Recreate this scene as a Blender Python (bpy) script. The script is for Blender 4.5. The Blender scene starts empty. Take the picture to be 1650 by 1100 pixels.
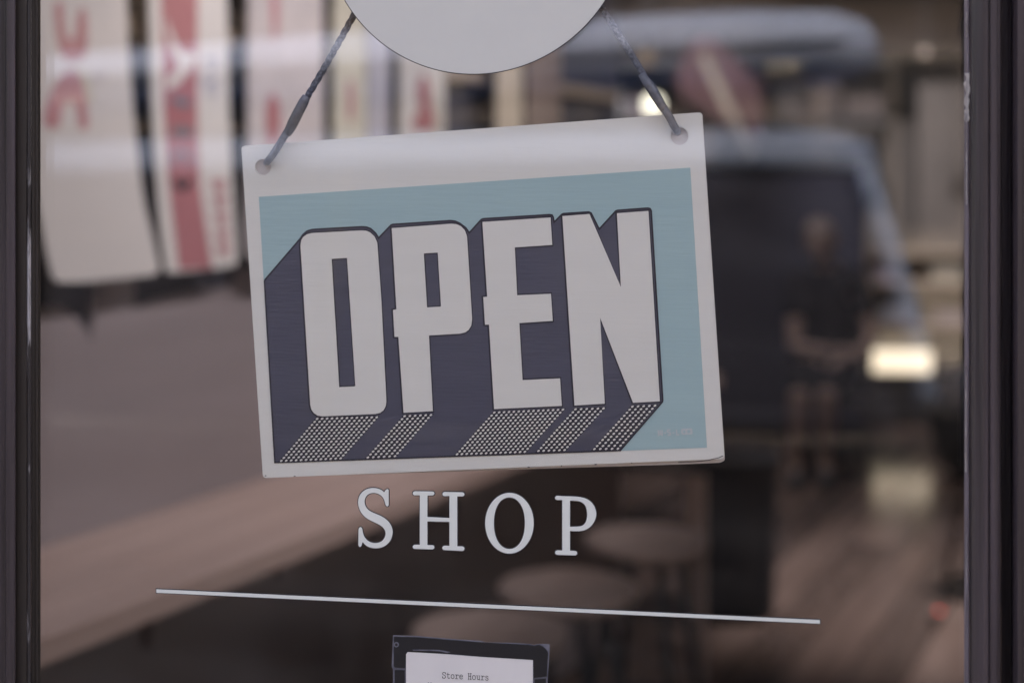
import bpy, bmesh, math, random
from mathutils import Vector, Matrix

# ------------------------------------------------------------------ camera, sky, sun, exposure
sc = bpy.context.scene
COL = sc.collection
F = 2290.0                       # focal length in pixels of the 1650 wide photograph (50 mm)
TH = math.radians(9.03)          # the camera looks a little to the left of the door's normal
D, H = 0.853, 1.50               # distance from the glass, eye height
HORIZON = 300.0
CX = 825.0
CAM = Vector((0, -D, H))
FW = Vector((-math.sin(TH), math.cos(TH), 0)); RT = Vector((math.cos(TH), math.sin(TH), 0)); UP = Vector((0, 0, 1))
cd = bpy.data.cameras.new('camera'); cam = bpy.data.objects.new('camera', cd); COL.objects.link(cam)
cam.location = CAM; cam.rotation_euler = (math.pi / 2, 0, TH)
cd.sensor_width = 36; cd.lens = 36 * F / 1650; cd.shift_y = -(550 - HORIZON) / 1650
cd.clip_start = 0.02; cd.clip_end = 400
cd.dof.use_dof = True; cd.dof.focus_distance = D / math.cos(TH) + 0.012; cd.dof.aperture_fstop = 3.3; cd.dof.aperture_blades = 0
sc.camera = cam

world = bpy.data.worlds.new('World'); sc.world = world; world.use_nodes = True
wn = world.node_tree
bgn = wn.nodes['Background']
sky = wn.nodes.new('ShaderNodeTexSky'); sky.sky_type = 'NISHITA'; sky.sun_disc = False
SUN_EL, SUN_AZ = math.radians(50), math.radians(18)     # azimuth clockwise from +Y
sky.sun_elevation = SUN_EL; sky.sun_rotation = SUN_AZ
sky.air_density = 0.7; sky.dust_density = 5.0; sky.ozone_density = 1.0
wn.links.new(sky.outputs[0], bgn.inputs[0]); bgn.inputs[1].default_value = 0.15
sd = bpy.data.lights.new('sun', 'SUN'); sd.energy = 2.0; sd.angle = math.radians(0.6); sd.color = (1.0, 0.97, 0.95)
sun = bpy.data.objects.new('sun', sd); COL.objects.link(sun)
sdir = Vector((math.sin(SUN_AZ) * math.cos(SUN_EL), math.cos(SUN_AZ) * math.cos(SUN_EL), math.sin(SUN_EL)))
sun.rotation_euler = sdir.to_track_quat('Z', 'Y').to_euler(); sun.location = sdir * 30
vs = sc.view_settings
vs.view_transform = 'Standard'; vs.look = 'None'; vs.gamma = 1; vs.use_curve_mapping = False; vs.exposure = 3.05
vs.use_white_balance = True; vs.white_balance_temperature = 9100; vs.white_balance_tint = 12      # the camera balanced for the shade
sc.cycles.max_bounces = 8; sc.cycles.transparent_max_bounces = 16; sc.cycles.diffuse_bounces = 3
sc.cycles.use_denoising = True; sc.cycles.sample_clamp_indirect = 4.0
sc.cycles.caustics_reflective = False; sc.cycles.caustics_refractive = False

SPOT_B, SPOT_R = 10.2, 12.5      # watts: ceiling spotlights over the boards, and unseen ones added to brighten the rest

# ------------------------------------------------------------------ helpers
rnd = random.Random(7)
def U(px, py, yc):
    """photo pixel -> point of the world plane y = yc"""
    d = FW + RT * ((px - CX) / F) + UP * ((HORIZON - py) / F)
    return CAM + d * ((yc - CAM.y) / d.y)
def P(px, py, fw):
    """photo pixel -> point at camera depth fw"""
    return CAM + (FW + RT * ((px - CX) / F) + UP * ((HORIZON - py) / F)) * fw
def W(r, fw, z): return Vector((CAM.x, CAM.y, 0)) + RT * r + FW * fw + UP * z
def smooth_poly(pts, n=4, closed=True):
    out = []; m = len(pts)
    for i in range(m if closed else m - 1):
        p0, p1, p2, p3 = (Vector(pts[(i + k) % m] if closed else pts[min(max(i + k, 0), m - 1)]) for k in (-1, 0, 1, 2))
        for j in range(n):
            t = j / n
            out.append(tuple(0.5 * ((2 * p1) + (p2 - p0) * t + (2 * p0 - 5 * p1 + 4 * p2 - p3) * t * t + (3 * p1 - p0 - 3 * p2 + p3) * t ** 3)))
    if not closed: out.append(tuple(pts[-1]))
    return out
def offset_poly(pts, d):
    n = len(pts); area = sum(pts[i][0] * pts[(i + 1) % n][1] - pts[(i + 1) % n][0] * pts[i][1] for i in range(n))
    s = 1 if area > 0 else -1; out = []
    for i in range(n):
        a, b, c = Vector(pts[i - 1]), Vector(pts[i]), Vector(pts[(i + 1) % n])
        e1, e2 = (b - a), (c - b)
        if e1.length < 1e-9 or e2.length < 1e-9: out.append(tuple(b)); continue
        e1.normalize(); e2.normalize()
        n1, n2 = Vector((e1.y, -e1.x)) * s, Vector((e2.y, -e2.x)) * s
        m = n1 + n2
        if m.length < 1e-6: m = n1.copy()
        m.normalize(); k = max(0.45, m.dot(n1))
        out.append(tuple(b + m * (d / k)))
    return out

# materials
MATS = {}
def mat(name, base, rough=0.6, metallic=0.0, base2=None, scale=20.0, stretch=(1, 1, 1), detail=4.0, lo=0.35, hi=0.65, bump=0.0, bscale=None, spec=0.5, emit=None, estr=0.0, coat=0.0, rough2=None):
    m = bpy.data.materials.new(name); m.use_nodes = True; nt = m.node_tree; b = nt.nodes['Principled BSDF']
    b.inputs['Base Color'].default_value = (*base, 1); b.inputs['Roughness'].default_value = rough
    b.inputs['Metallic'].default_value = metallic; b.inputs['Specular IOR Level'].default_value = spec
    b.inputs['Coat Weight'].default_value = coat
    tc = nt.nodes.new('ShaderNodeTexCoord'); mp = nt.nodes.new('ShaderNodeMapping'); mp.inputs['Scale'].default_value = stretch
    nt.links.new(tc.outputs['Object'], mp.inputs[0])
    nz = nt.nodes.new('ShaderNodeTexNoise'); nz.inputs['Scale'].default_value = scale; nz.inputs['Detail'].default_value = detail; nz.inputs['Roughness'].default_value = 0.6
    nt.links.new(mp.outputs[0], nz.inputs[0])
    if base2 is None: base2 = tuple(c * 0.86 for c in base)
    rp = nt.nodes.new('ShaderNodeValToRGB'); rp.color_ramp.elements[0].position = lo; rp.color_ramp.elements[1].position = hi
    rp.color_ramp.elements[0].color = (*base2, 1); rp.color_ramp.elements[1].color = (*base, 1)
    nt.links.new(nz.outputs[0], rp.inputs[0]); nt.links.new(rp.outputs[0], b.inputs['Base Color'])
    if rough2 is not None:
        mr = nt.nodes.new('ShaderNodeMapRange'); mr.inputs[3].default_value = rough; mr.inputs[4].default_value = rough2
        nt.links.new(nz.outputs[0], mr.inputs[0]); nt.links.new(mr.outputs[0], b.inputs['Roughness'])
    if bump:
        bn = nt.nodes.new('ShaderNodeBump'); bn.inputs['Strength'].default_value = bump; bn.inputs['Distance'].default_value = 0.002
        n2 = nt.nodes.new('ShaderNodeTexNoise'); n2.inputs['Scale'].default_value = bscale or scale * 3; n2.inputs['Detail'].default_value = 5
        nt.links.new(mp.outputs[0], n2.inputs[0]); nt.links.new(n2.outputs[0], bn.inputs['Height']); nt.links.new(bn.outputs[0], b.inputs['Normal'])
    if emit is not None:
        b.inputs['Emission Color'].default_value = (*emit, 1); b.inputs['Emission Strength'].default_value = estr
    MATS[name] = m
    return m
def glass_mat(name, ior=1.52, tint=(0.99, 0.99, 0.985)):
    m = bpy.data.materials.new(name); m.use_nodes = True; nt = m.node_tree; nt.nodes.clear()
    out = nt.nodes.new('ShaderNodeOutputMaterial'); mx = nt.nodes.new('ShaderNodeMixShader'); fr = nt.nodes.new('ShaderNodeFresnel'); fr.inputs[0].default_value = ior
    tr = nt.nodes.new('ShaderNodeBsdfTransparent'); tr.inputs[0].default_value = (*tint, 1)
    gl = nt.nodes.new('ShaderNodeBsdfGlossy'); gl.inputs['Roughness'].default_value = 0.0; gl.inputs[0].default_value = (1, 1, 1, 1)
    # Fresnel of the un-refracted pane: use the front-facing value on both faces
    geo = nt.nodes.new('ShaderNodeNewGeometry'); vm = nt.nodes.new('ShaderNodeVectorMath'); vm.operation = 'DOT_PRODUCT'
    nt.links.new(geo.outputs['Normal'], vm.inputs[0]); nt.links.new(geo.outputs['Incoming'], vm.inputs[1])
    ab = nt.nodes.new('ShaderNodeMath'); ab.operation = 'ABSOLUTE'; nt.links.new(vm.outputs['Value'], ab.inputs[0])
    om = nt.nodes.new('ShaderNodeMath'); om.operation = 'SUBTRACT'; om.inputs[0].default_value = 1; nt.links.new(ab.outputs[0], om.inputs[1])
    pw = nt.nodes.new('ShaderNodeMath'); pw.operation = 'POWER'; pw.inputs[1].default_value = 5; nt.links.new(om.outputs[0], pw.inputs[0])
    f0 = ((ior - 1) / (ior + 1)) ** 2
    ma = nt.nodes.new('ShaderNodeMath'); ma.operation = 'MULTIPLY_ADD'; ma.inputs[1].default_value = 1 - f0; ma.inputs[2].default_value = f0
    nt.links.new(pw.outputs[0], ma.inputs[0]); nt.links.new(ma.outputs[0], mx.inputs[0])
    nt.links.new(tr.outputs[0], mx.inputs[1]); nt.links.new(gl.outputs[0], mx.inputs[2])
    # a thin film of dust and wipe marks
    tc = nt.nodes.new('ShaderNodeTexCoord'); mp = nt.nodes.new('ShaderNodeMapping'); mp.inputs['Rotation'].default_value = (0, 0.5, 0); mp.inputs['Scale'].default_value = (1, 1, 5)
    n1 = nt.nodes.new('ShaderNodeTexNoise'); n1.inputs['Scale'].default_value = 7; n1.inputs['Detail'].default_value = 6; n1.inputs['Distortion'].default_value = 0.6
    nt.links.new(tc.outputs['Object'], mp.inputs[0]); nt.links.new(mp.outputs[0], n1.inputs[0])
    mr = nt.nodes.new('ShaderNodeMapRange'); mr.inputs[1].default_value = 0.38; mr.inputs[2].default_value = 0.78; mr.inputs[3].default_value = 0.001; mr.inputs[4].default_value = 0.012
    nt.links.new(n1.outputs[0], mr.inputs[0])
    df = nt.nodes.new('ShaderNodeBsdfDiffuse'); df.inputs[0].default_value = (0.7, 0.68, 0.68, 1); m2 = nt.nodes.new('ShaderNodeMixShader')
    nt.links.new(mr.outputs[0], m2.inputs[0]); nt.links.new(mx.outputs[0], m2.inputs[1]); nt.links.new(df.outputs[0], m2.inputs[2]); nt.links.new(m2.outputs[0], out.inputs[0])
    nt.nodes.remove(fr); MATS[name] = m
    return m

# objects
def obj(name, me, m=None, parent=None, smooth=False):
    o = bpy.data.objects.new(name, me); COL.objects.link(o)
    if m is not None:
        me.materials.clear(); me.materials.append(MATS[m])
    if smooth:
        for p in me.polygons: p.use_smooth = True
    if parent is not None: o.parent = parent
    return o
def tag(o, label, cat, group=None):
    o['label'] = label; o['category'] = cat
    if group: o['group'] = group
    return o
def thing(name, label, cat, loc=(0, 0, 0), rz=0.0, group=None):
    o = bpy.data.objects.new(name, None); COL.objects.link(o); o.location = loc; o.rotation_euler = (0, 0, rz); o.empty_display_size = 0.05
    return tag(o, label, cat, group)
def struct(o): o['kind'] = 'structure'; return o
class MB:
    def __init__(s): s.v = []; s.f = []
    def quad(s, a, b, c, d):
        n = len(s.v); s.v += [tuple(a), tuple(b), tuple(c), tuple(d)]; s.f.append((n, n + 1, n + 2, n + 3)); return s
    def box(s, c, size, M=None):
        n = len(s.v); c = Vector(c)
        for k in range(8):
            p = Vector((((k & 1) - .5) * size[0], (((k >> 1) & 1) - .5) * size[1], (((k >> 2) & 1) - .5) * size[2]))
            if M is not None: p = M @ p
            s.v.append(tuple(c + p))
        s.f += [tuple(n + i for i in q) for q in ((0, 2, 3, 1), (4, 5, 7, 6), (0, 1, 5, 4), (2, 6, 7, 3), (0, 4, 6, 2), (1, 3, 7, 5))]
        return s
    def tube(s, pts, radii, seg=10, cap=True):
        pts = [Vector(p) for p in pts]
        if not hasattr(radii, '__len__'): radii = [radii] * len(pts)
        base = len(s.v); up = None
        for i, p in enumerate(pts):
            t = (pts[min(i + 1, len(pts) - 1)] - pts[max(i - 1, 0)]).normalized()
            if up is None: up = Vector((0, 0, 1)) if abs(t.z) < .9 else Vector((1, 0, 0))
            a = t.cross(up).normalized(); b = a.cross(t).normalized(); up = b
            for k in range(seg):
                an = 2 * math.pi * k / seg; s.v.append(tuple(p + (a * math.cos(an) + b * math.sin(an)) * radii[i]))
        for i in range(len(pts) - 1):
            for k in range(seg):
                k2 = (k + 1) % seg; s.f.append((base + i * seg + k, base + i * seg + k2, base + (i + 1) * seg + k2, base + (i + 1) * seg + k))
        if cap:
            s.f.append(tuple(base + k for k in reversed(range(seg)))); e = base + (len(pts) - 1) * seg; s.f.append(tuple(e + k for k in range(seg)))
        return s
    def lathe(s, prof, c=(0, 0, 0), seg=32):
        base = len(s.v); c = Vector(c)
        for r, z in prof:
            for k in range(seg):
                an = 2 * math.pi * k / seg; s.v.append(tuple(c + Vector((r * math.cos(an), r * math.sin(an), z))))
        for i in range(len(prof) - 1):
            for k in range(seg):
                k2 = (k + 1) % seg; s.f.append((base + i * seg + k, base + i * seg + k2, base + (i + 1) * seg + k2, base + (i + 1) * seg + k))
        s.f.append(tuple(base + k for k in reversed(range(seg)))); e = base + (len(prof) - 1) * seg; s.f.append(tuple(e + k for k in range(seg)))
        return s
    def loft(s, rings, closed=True, cap=True):
        base = len(s.v); m = len(rings[0])
        for r in rings: s.v += [tuple(p) for p in r]
        for i in range(len(rings) - 1):
            for k in range(m if closed else m - 1):
                k2 = (k + 1) % m; s.f.append((base + i * m + k, base + i * m + k2, base + (i + 1) * m + k2, base + (i + 1) * m + k))
        if cap and closed:
            s.f.append(tuple(base + k for k in reversed(range(m)))); e = base + (len(rings) - 1) * m; s.f.append(tuple(e + k for k in range(m)))
        return s
    def mesh(s, name='mesh', bevel=0.0, segs=2, fix=True):
        me = bpy.data.meshes.new(name); me.from_pydata(s.v, [], s.f); me.update()
        if bevel or fix:
            bm = bmesh.new(); bm.from_mesh(me)
            if fix: bmesh.ops.recalc_face_normals(bm, faces=bm.faces)
            if bevel:
                bmesh.ops.bevel(bm, geom=[e for e in bm.edges if e.calc_face_angle(0) > 0.5], offset=bevel, segments=segs, affect='EDGES', profile=0.6)
            bm.to_mesh(me); bm.free()
        return me
    def build(s, name, m, parent=None, bevel=0.0, segs=2, smooth=False, fix=True):
        return obj(name, s.mesh(name, bevel, segs, fix), m, parent, smooth)
def box(name, c, size, m, parent=None, bevel=0.0, rz=0.0, segs=2):
    o = MB().box((0, 0, 0), size).build(name, m, parent, bevel, segs); o.location = c; o.rotation_euler = (0, 0, rz); return o
def flat(name, polys, plane, thick, m, parent=None, res=1):
    """filled outlines (2-D, holes by nesting) laid in a plane; plane = (origin, ex, ey, en); thickness along en centred"""
    cu = bpy.data.curves.new(name, 'CURVE'); cu.dimensions = '2D'; cu.fill_mode = 'BOTH'; cu.extrude = thick / 2
    for poly in polys:
        sp = cu.splines.new('POLY'); sp.points.add(len(poly) - 1); sp.use_cyclic_u = True
        for i, p in enumerate(poly): sp.points[i].co = (p[0] * 100, p[1] * 100, 0, 1)
    cu.extrude = thick * 50
    o = bpy.data.objects.new(name, cu); COL.objects.link(o)
    dg = bpy.context.evaluated_depsgraph_get(); me = bpy.data.meshes.new_from_object(o.evaluated_get(dg))
    bpy.data.objects.remove(o); bpy.data.curves.remove(cu)
    O, ex, ey, en = plane
    for v in me.vertices:
        x, y, z = v.co * 0.01; v.co = O + ex * x + ey * y + en * z
    bm = bmesh.new(); bm.from_mesh(me); bmesh.ops.recalc_face_normals(bm, faces=bm.faces); bm.to_mesh(me); bm.free()
    me.name = name
    return obj(name, me, m, parent)
EX, EZ, EY = Vector((1, 0, 0)), Vector((0, 0, 1)), Vector((0, 1, 0))
def gl_poly(pts, y0):      # photo pixels -> (x, z) in the plane y = y0
    return [(U(p[0], p[1], y0).x, U(p[0], p[1], y0).z) for p in pts]
def flat_y(name, polys, y0, thick, m, parent=None):
    return flat(name, polys, (Vector((0, y0, 0)), EX, EZ, EY), thick, m, parent)
def copy_tree(o, parent=None):
    c = o.copy(); COL.objects.link(c); c.parent = parent
    for ch in list(o.children): copy_tree(ch, c)
    return c

# ------------------------------------------------------------------ materials
glass_mat('glass', 1.52)
mat('frame_paint', (0.075, 0.056, 0.068), 0.42, base2=(0.016, 0.012, 0.014), scale=110, stretch=(1, 1, 0.02), lo=0.34, hi=0.70, bump=0.9, bscale=220, rough2=0.6)
mat('frame_brown', (0.036, 0.029, 0.026), 0.5, base2=(0.022, 0.017, 0.016), scale=60, stretch=(1, 1, 0.03), lo=0.3, hi=0.75, bump=0.3, bscale=200)
mat('worn_edge', (0.42, 0.40, 0.42), 0.6, base2=(0.03, 0.025, 0.027), scale=95, stretch=(1, 1, 0.22), lo=0.53, hi=0.64, detail=6)
mat('putty', (0.30, 0.25, 0.29), 0.5, base2=(0.12, 0.10, 0.12), scale=70, stretch=(1, 1, 0.12), lo=0.3, hi=0.7, bump=0.4)
mat('putty_worn', (0.62, 0.57, 0.55), 0.7, base2=(0.16, 0.13, 0.14), scale=150, stretch=(1, 1, 0.15), lo=0.42, hi=0.6, bump=0.5)
mat('vinyl_white', (0.63, 0.63, 0.61), 0.35, base2=(0.615, 0.615, 0.60), scale=40)
mat('vinyl_letters', (0.74, 0.765, 0.74), 0.35, base2=(0.72, 0.745, 0.72), scale=40)
mat('halo_dark', (0.012, 0.011, 0.022), 0.4)
mat('sign_white', (0.86, 0.84, 0.80), 0.5, base2=(0.81, 0.79, 0.75), scale=26, stretch=(0.25, 1, 3.0), lo=0.25, hi=0.75, bump=0.05, bscale=160)
mat('sign_edge', (0.76, 0.68, 0.65), 0.6)
mat('sign_teal', (0.40, 0.585, 0.615), 0.5, base2=(0.375, 0.555, 0.59), scale=26, stretch=(0.25, 1, 3.0), bump=0.10, bscale=160)
mat('sign_navy', (0.076, 0.079, 0.122), 0.38, base2=(0.066, 0.069, 0.108), scale=40, stretch=(0.3, 1, 3.0), bump=0.12, bscale=200)
mat('sign_ink', (0.012, 0.011, 0.028), 0.45)
mat('sign_mark', (0.62, 0.66, 0.68), 0.5)
mat('cord', (0.115, 0.12, 0.155), 0.6, base2=(0.032, 0.034, 0.05), scale=620, lo=0.42, hi=0.58, bump=0.3)
mat('cord_sleeve', (0.17, 0.175, 0.21), 0.3, base2=(0.10, 0.105, 0.13), scale=200, bump=0.3)
mat('clear_plastic', (0.55, 0.57, 0.58), 0.15)
mat('tape', (0.010, 0.010, 0.014), 0.5, bump=0.15, bscale=300)
mat('shine_and_edge_grey', (0.20, 0.20, 0.24), 0.25, base2=(0.09, 0.09, 0.12), scale=60)
mat('paper', (0.74, 0.71, 0.71), 0.75, base2=(0.70, 0.67, 0.675), scale=30, stretch=(1, 1, 0.3))
mat('ink', (0.03, 0.03, 0.032), 0.8)
mat('dust', (0.75, 0.73, 0.68), 0.8)

def vary(name, lo, hi):
    nt = MATS[name].node_tree; b = nt.nodes['Principled BSDF']; src = b.inputs['Base Color'].links[0].from_socket
    oi = nt.nodes.new('ShaderNodeObjectInfo'); mr = nt.nodes.new('ShaderNodeMapRange'); mr.inputs[3].default_value = lo; mr.inputs[4].default_value = hi
    vm = nt.nodes.new('ShaderNodeVectorMath'); vm.operation = 'SCALE'
    nt.links.new(oi.outputs['Random'], mr.inputs[0]); nt.links.new(src, vm.inputs[0]); nt.links.new(mr.outputs[0], vm.inputs['Scale']); nt.links.new(vm.outputs[0], b.inputs['Base Color'])

# ------------------------------------------------------------------ the street outside: ground, pavement, road
mat('ground', (0.12, 0.115, 0.11), 0.9, scale=2)
mat('asphalt', (0.055, 0.054, 0.055), 0.85, base2=(0.04, 0.04, 0.041), scale=30, bump=0.4)
mat('pavement', (0.20, 0.195, 0.19), 0.85, base2=(0.155, 0.15, 0.148), scale=8, bump=0.3, bscale=80)
mat('kerb', (0.26, 0.255, 0.25), 0.8, scale=10, bump=0.3)
g = MB().quad((-160, -160, -0.30), (160, -160, -0.30), (160, 160, -0.30), (-160, 160, -0.30)).build('ground', 'ground'); struct(g)
g = box('road', (0, -7.0, -0.165), (120, 8.4, 0.07), 'asphalt'); struct(g)
g = struct(box('pavement', (0, -1.37, -0.16), (120, 2.5, 0.24), 'pavement'))
k = box('kerb', (0, -2.71, -0.1), (120, 0.16, 0.20), 'kerb', bevel=0.015); struct(k)
slab_me = MB().box((0, 0, 0), (0.592, 0.592, 0.04)).mesh('paving_slab', 0.006)
for i in range(12):
    for j in range(4):
        s_ = obj('paving_slab', slab_me, 'pavement', g); s_.location = Vector((-3.6 + i * 0.6, -0.42 - j * 0.6, -0.022 + rnd.uniform(-.002, .002))) - g.location; 
struct(box('pavement', (0, -12.4, -0.1), (120, 2.4, 0.2), 'pavement'))

# ------------------------------------------------------------------ building across the street (seen mirrored in the glass)
mat('brick_dark', (0.040, 0.032, 0.032), 0.85, base2=(0.028, 0.022, 0.022), scale=6, bump=0.5, bscale=40)
mat('stone_trim', (0.16, 0.15, 0.145), 0.8, bump=0.2)
mat('window_dark', (0.02, 0.022, 0.027), 0.08)
mat('window_frame', (0.06, 0.055, 0.055), 0.5)
bld = thing('brick_building', 'dark brick building across the street, mirrored faintly in the door glass', 'building', (0, -13.6, 0))
box('wall', (0, -3, 4.5), (44, 6, 9.0), 'brick_dark', bld)
box('cornice', (0, 0.12, 9.1), (44.4, 0.5, 0.4), 'stone_trim', bld, 0.03)
box('plinth', (0, 0.06, 0.3), (44.2, 0.2, 0.6), 'stone_trim', bld, 0.02)
wm = MB().box((0, 0, 0), (1.5, 0.10, 1.9)).mesh('window', 0.01); pm = MB().box((0, 0, 0), (0.62, 0.03, 1.66)).mesh('pane'); sm_ = MB().box((0, 0, 0), (1.8, 0.22, 0.14)).mesh('sill', 0.01)
for row, z in enumerate((1.9, 4.7, 7.4)):
    for i in range(14):
        w_ = obj('window', wm, 'window_frame', bld); w_.location = (-19.5 + i * 3.0, 0.052, z)
        for s in (-1, 1):
            p_ = obj('pane', pm, 'window_dark', w_); p_.location = (s * 0.345, 0.04, 0)
        q_ = obj('sill', sm_, 'stone_trim', w_); q_.location = (0, 0.07, -1.03)

# ------------------------------------------------------------------ the shop shell
mat('facade', (0.045, 0.040, 0.043), 0.5, scale=8, bump=0.2)
mat('upper_brick', (0.22, 0.15, 0.12), 0.85, base2=(0.16, 0.11, 0.09), scale=8, bump=0.5)
mat('wall_tan', (0.30, 0.255, 0.225), 0.8, base2=(0.26, 0.22, 0.195), scale=3)
mat('wall_dark', (0.040, 0.038, 0.050), 0.7, scale=4)
mat('ceiling_dark', (0.045, 0.038, 0.035), 0.9, scale=4)
mat('bulkhead', (0.028, 0.022, 0.020), 0.8, scale=4)
mat('plank', (0.27, 0.18, 0.145), 0.09, base2=(0.135, 0.088, 0.072), scale=9, stretch=(0.5, 1.6, 1), lo=0.25, hi=0.75, bump=0.03, rough2=0.22)
vary('plank', 0.55, 1.25)
mat('subfloor', (0.05, 0.035, 0.03), 0.8)
XL, XR, YB, CZ = -3.3, 4.4, 9.5, 2.9
YI = 0.16
struct(box('wall_left', (XL - 0.1, (YB + YI) / 2, CZ / 2), (0.2, YB - YI, CZ), 'wall_dark'))
struct(box('wall_right', (XR + 0.1, (YB + YI) / 2, CZ / 2), (0.2, YB - YI, CZ), 'wall_tan'))
struct(box('wall_back', ((XL + XR) / 2, YB + 0.1, CZ / 2), (XR - XL + 0.4, 0.2, CZ), 'wall_tan'))
cl = struct(box('ceiling', ((XL + XR) / 2, (YB + YI) / 2, CZ + 0.1), (XR - XL + 0.4, YB - YI + 0.4, 0.2), 'ceiling_dark'))
fl = struct(box('floor', ((XL + XR) / 2, (YB + 0.05) / 2, -0.09), (XR - XL + 0.4, YB + 0.1, 0.12), 'subfloor'))
# planks run in the direction of the bar ledge
UD = (RT * 0.438 + FW * 0.899).normalized(); ND = Vector((UD.y, -UD.x, 0))
pang = math.atan2(UD.y, UD.x)
pl_me = MB().box((0, 0, 0), (1.0, 0.172, 0.03)).mesh('plank')
org = Vector((0.5, 4.5, 0))
for j in range(-30, 31):
    o_ = org + ND * (j * 0.176); lo, hi = -20.0, 20.0
    for (p, d, a, b) in ((o_.x, UD.x, -1.5, XR), (o_.y, UD.y, 0.2, YB)):
        t0, t1 = sorted(((a - p) / d, (b - p) / d)); lo, hi = max(lo, t0), min(hi, t1)
    t = lo + 0.09
    while t < hi - 0.3:
        L = min(rnd.uniform(1.6, 2.9), hi - 0.09 - t)
        if L < 0.25: break
        c = o_ + UD * (t + L / 2)
        p_ = obj('plank', pl_me, 'plank', fl); p_.location = Vector((c.x, c.y, -0.015 + rnd.uniform(-.0008, .0008))) - fl.location; p_.rotation_euler = (rnd.uniform(-.002, .002), 0, pang); p_.scale = (L, 1, 1)
        t += L + 0.004
# the front: door bay and the display windows either side (outside the frame)
x0, x1 = U(65, 500, 0).x, U(1557, 500, 0).x
xd0, xd1 = x0 - 0.125, x1 + 0.115        # door leaf
fr_ = thing('storefront', 'dark painted shopfront framing the glass door', 'shopfront')
def fb(name, xa, xb, ya, yb, za, zb, m='facade', parent=fr_, bevel=0.004): return box(name, ((xa + xb) / 2, (ya + yb) / 2, (za + zb) / 2), (xb - xa, yb - ya, zb - za), m, parent, bevel)
fb('fascia', XL - 0.2, XR + 0.2, -0.10, 0.16, 2.30, 3.2)
fb('upper_wall', XL - 0.2, XR + 0.2, -0.04, 0.30, 3.203, 4.5, 'upper_brick')
for xa, xb in ((xd0 - 0.10, xd0 - 0.004), (xd1 + 0.004, xd1 + 0.10)): fb('jamb', xa, xb, -0.05, 0.10, 0, 2.297)
for xa, xb in ((XL - 0.2, XL + 0.05), (XR - 0.05, XR + 0.2)): fb('pilaster', xa, xb, -0.08, 0.16, 0, 2.297)
for xa, xb in ((XL + 0.053, xd0 - 0.103), (xd1 + 0.103, XR - 0.053)):
    fb('stall_riser', xa, xb, -0.04, 0.10, 0, 0.45)
    fb('display_window', xa, xb, 0.02, 0.028, 0.452, 2.296, 'glass', bevel=0)

# ------------------------------------------------------------------ the door
door = thing('glass_door', 'dark painted wooden shop door glazed with one large pane', 'door')
def stile(name, prof, m, z0=0.36, z1=2.16):
    """prof = list of (px, y): corner points of a vertical moulding as seen in the photograph, closed at y = 0.036"""
    pts = [(U(px, 500, y).x, y) for px, y in prof]
    mb = MB(); mb.loft([[(x, y, z0) for x, y in pts], [(x, y, z1) for x, y in pts]])
    return mb.build(name, m, door)
stile('stile', [(-120, 0.036), (-120, -0.01000), (9, -0.01000), (10, -0.01175), (23.5, -0.01175), (25, -0.01050), (25, 0.036)], 'frame_paint', 0.02, 2.28)
stile('moulding', [(25.3, 0.03), (25.3, -0.00775), (42.6, -0.00775), (42.8, -0.00575), (42.8, 0.03)], 'frame_brown')
stile('worn_edge', [(43.0, 0.006), (43.0, -0.00675), (45, -0.00800), (48, -0.00800), (50, -0.00675), (50, 0.006)], 'worn_edge')
stile('glazing_bead', [(50.3, -0.00020), (50.3, -0.00550), (51.4, -0.00640), (54.6, -0.00640), (55.4, -0.00525), (57.4, -0.00500), (58.4, -0.00560), (60.6, -0.00540), (64.6, -0.00225), (65.4, -0.00020)], 'frame_brown')
stile('glazing_bead', [(1553.6, -0.0003), (1555.4, -0.0052), (1559.5, -0.0085), (1561.5, -0.0085), (1562.5, -0.0003)], 'putty')
stile('moulding', [(1562.8, 0.02), (1562.8, -0.0090), (1566, -0.0145), (1572, -0.0160), (1584, -0.0178), (1592, -0.0178), (1593, -0.0165), (1595, -0.0165), (1596, -0.0182), (1606, -0.0185), (1611, -0.0165), (1613, -0.0110), (1613, 0.02)], 'frame_paint')
stile('stile', [(1613.4, 0.036), (1613.4, 0.004), (1629, 0.004), (1632, -0.0120), (1640, -0.0180), (1800, -0.0180), (1800, 0.036)], 'frame_paint', 0.02, 2.28)
xa, xb = U(25.3, 500, 0).x, U(1613, 500, 0).x
fb('top_rail', xa, xb, -0.018, 0.034, 2.163, 2.28, 'frame_paint', door)
fb('bottom_rail', xa, xb, -0.018, 0.034, 0.02, 0.357, 'frame_paint', door)
pane = fb('glass_pane', U(50.5, 500, 0).x, U(1562.4, 500, 0).x, 0.0, 0.006, 0.362, 2.158, 'glass', door, 0)
# chipped, pale patches of the right glazing bead
bead = [o for o in door.children if o.name.startswith('glazing_bead')][-1]
for (ya, yb, pa, pb) in ((118, 196, 1552.6, 1563.0), (196, 330, 1556.5, 1558.2), (590, 760, 1555.0, 1557.3), (20, 60, 1556, 1559), (860, 1010, 1556.8, 1558.0)):
    pts = []
    n = 14
    for i in range(n + 1):
        yy = ya + (yb - ya) * i / n; pts.append((pa + rnd.uniform(0, (pb - pa) * 0.4), yy))
    for i in range(n, -1, -1):
        yy = ya + (yb - ya) * i / n; pts.append((pb - rnd.uniform(0, (pb - pa) * 0.3), yy))
    flat_y('paint_chip', [gl_poly(pts, -0.0093)], -0.0093, 0.0006, 'putty_worn', bead)
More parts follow.
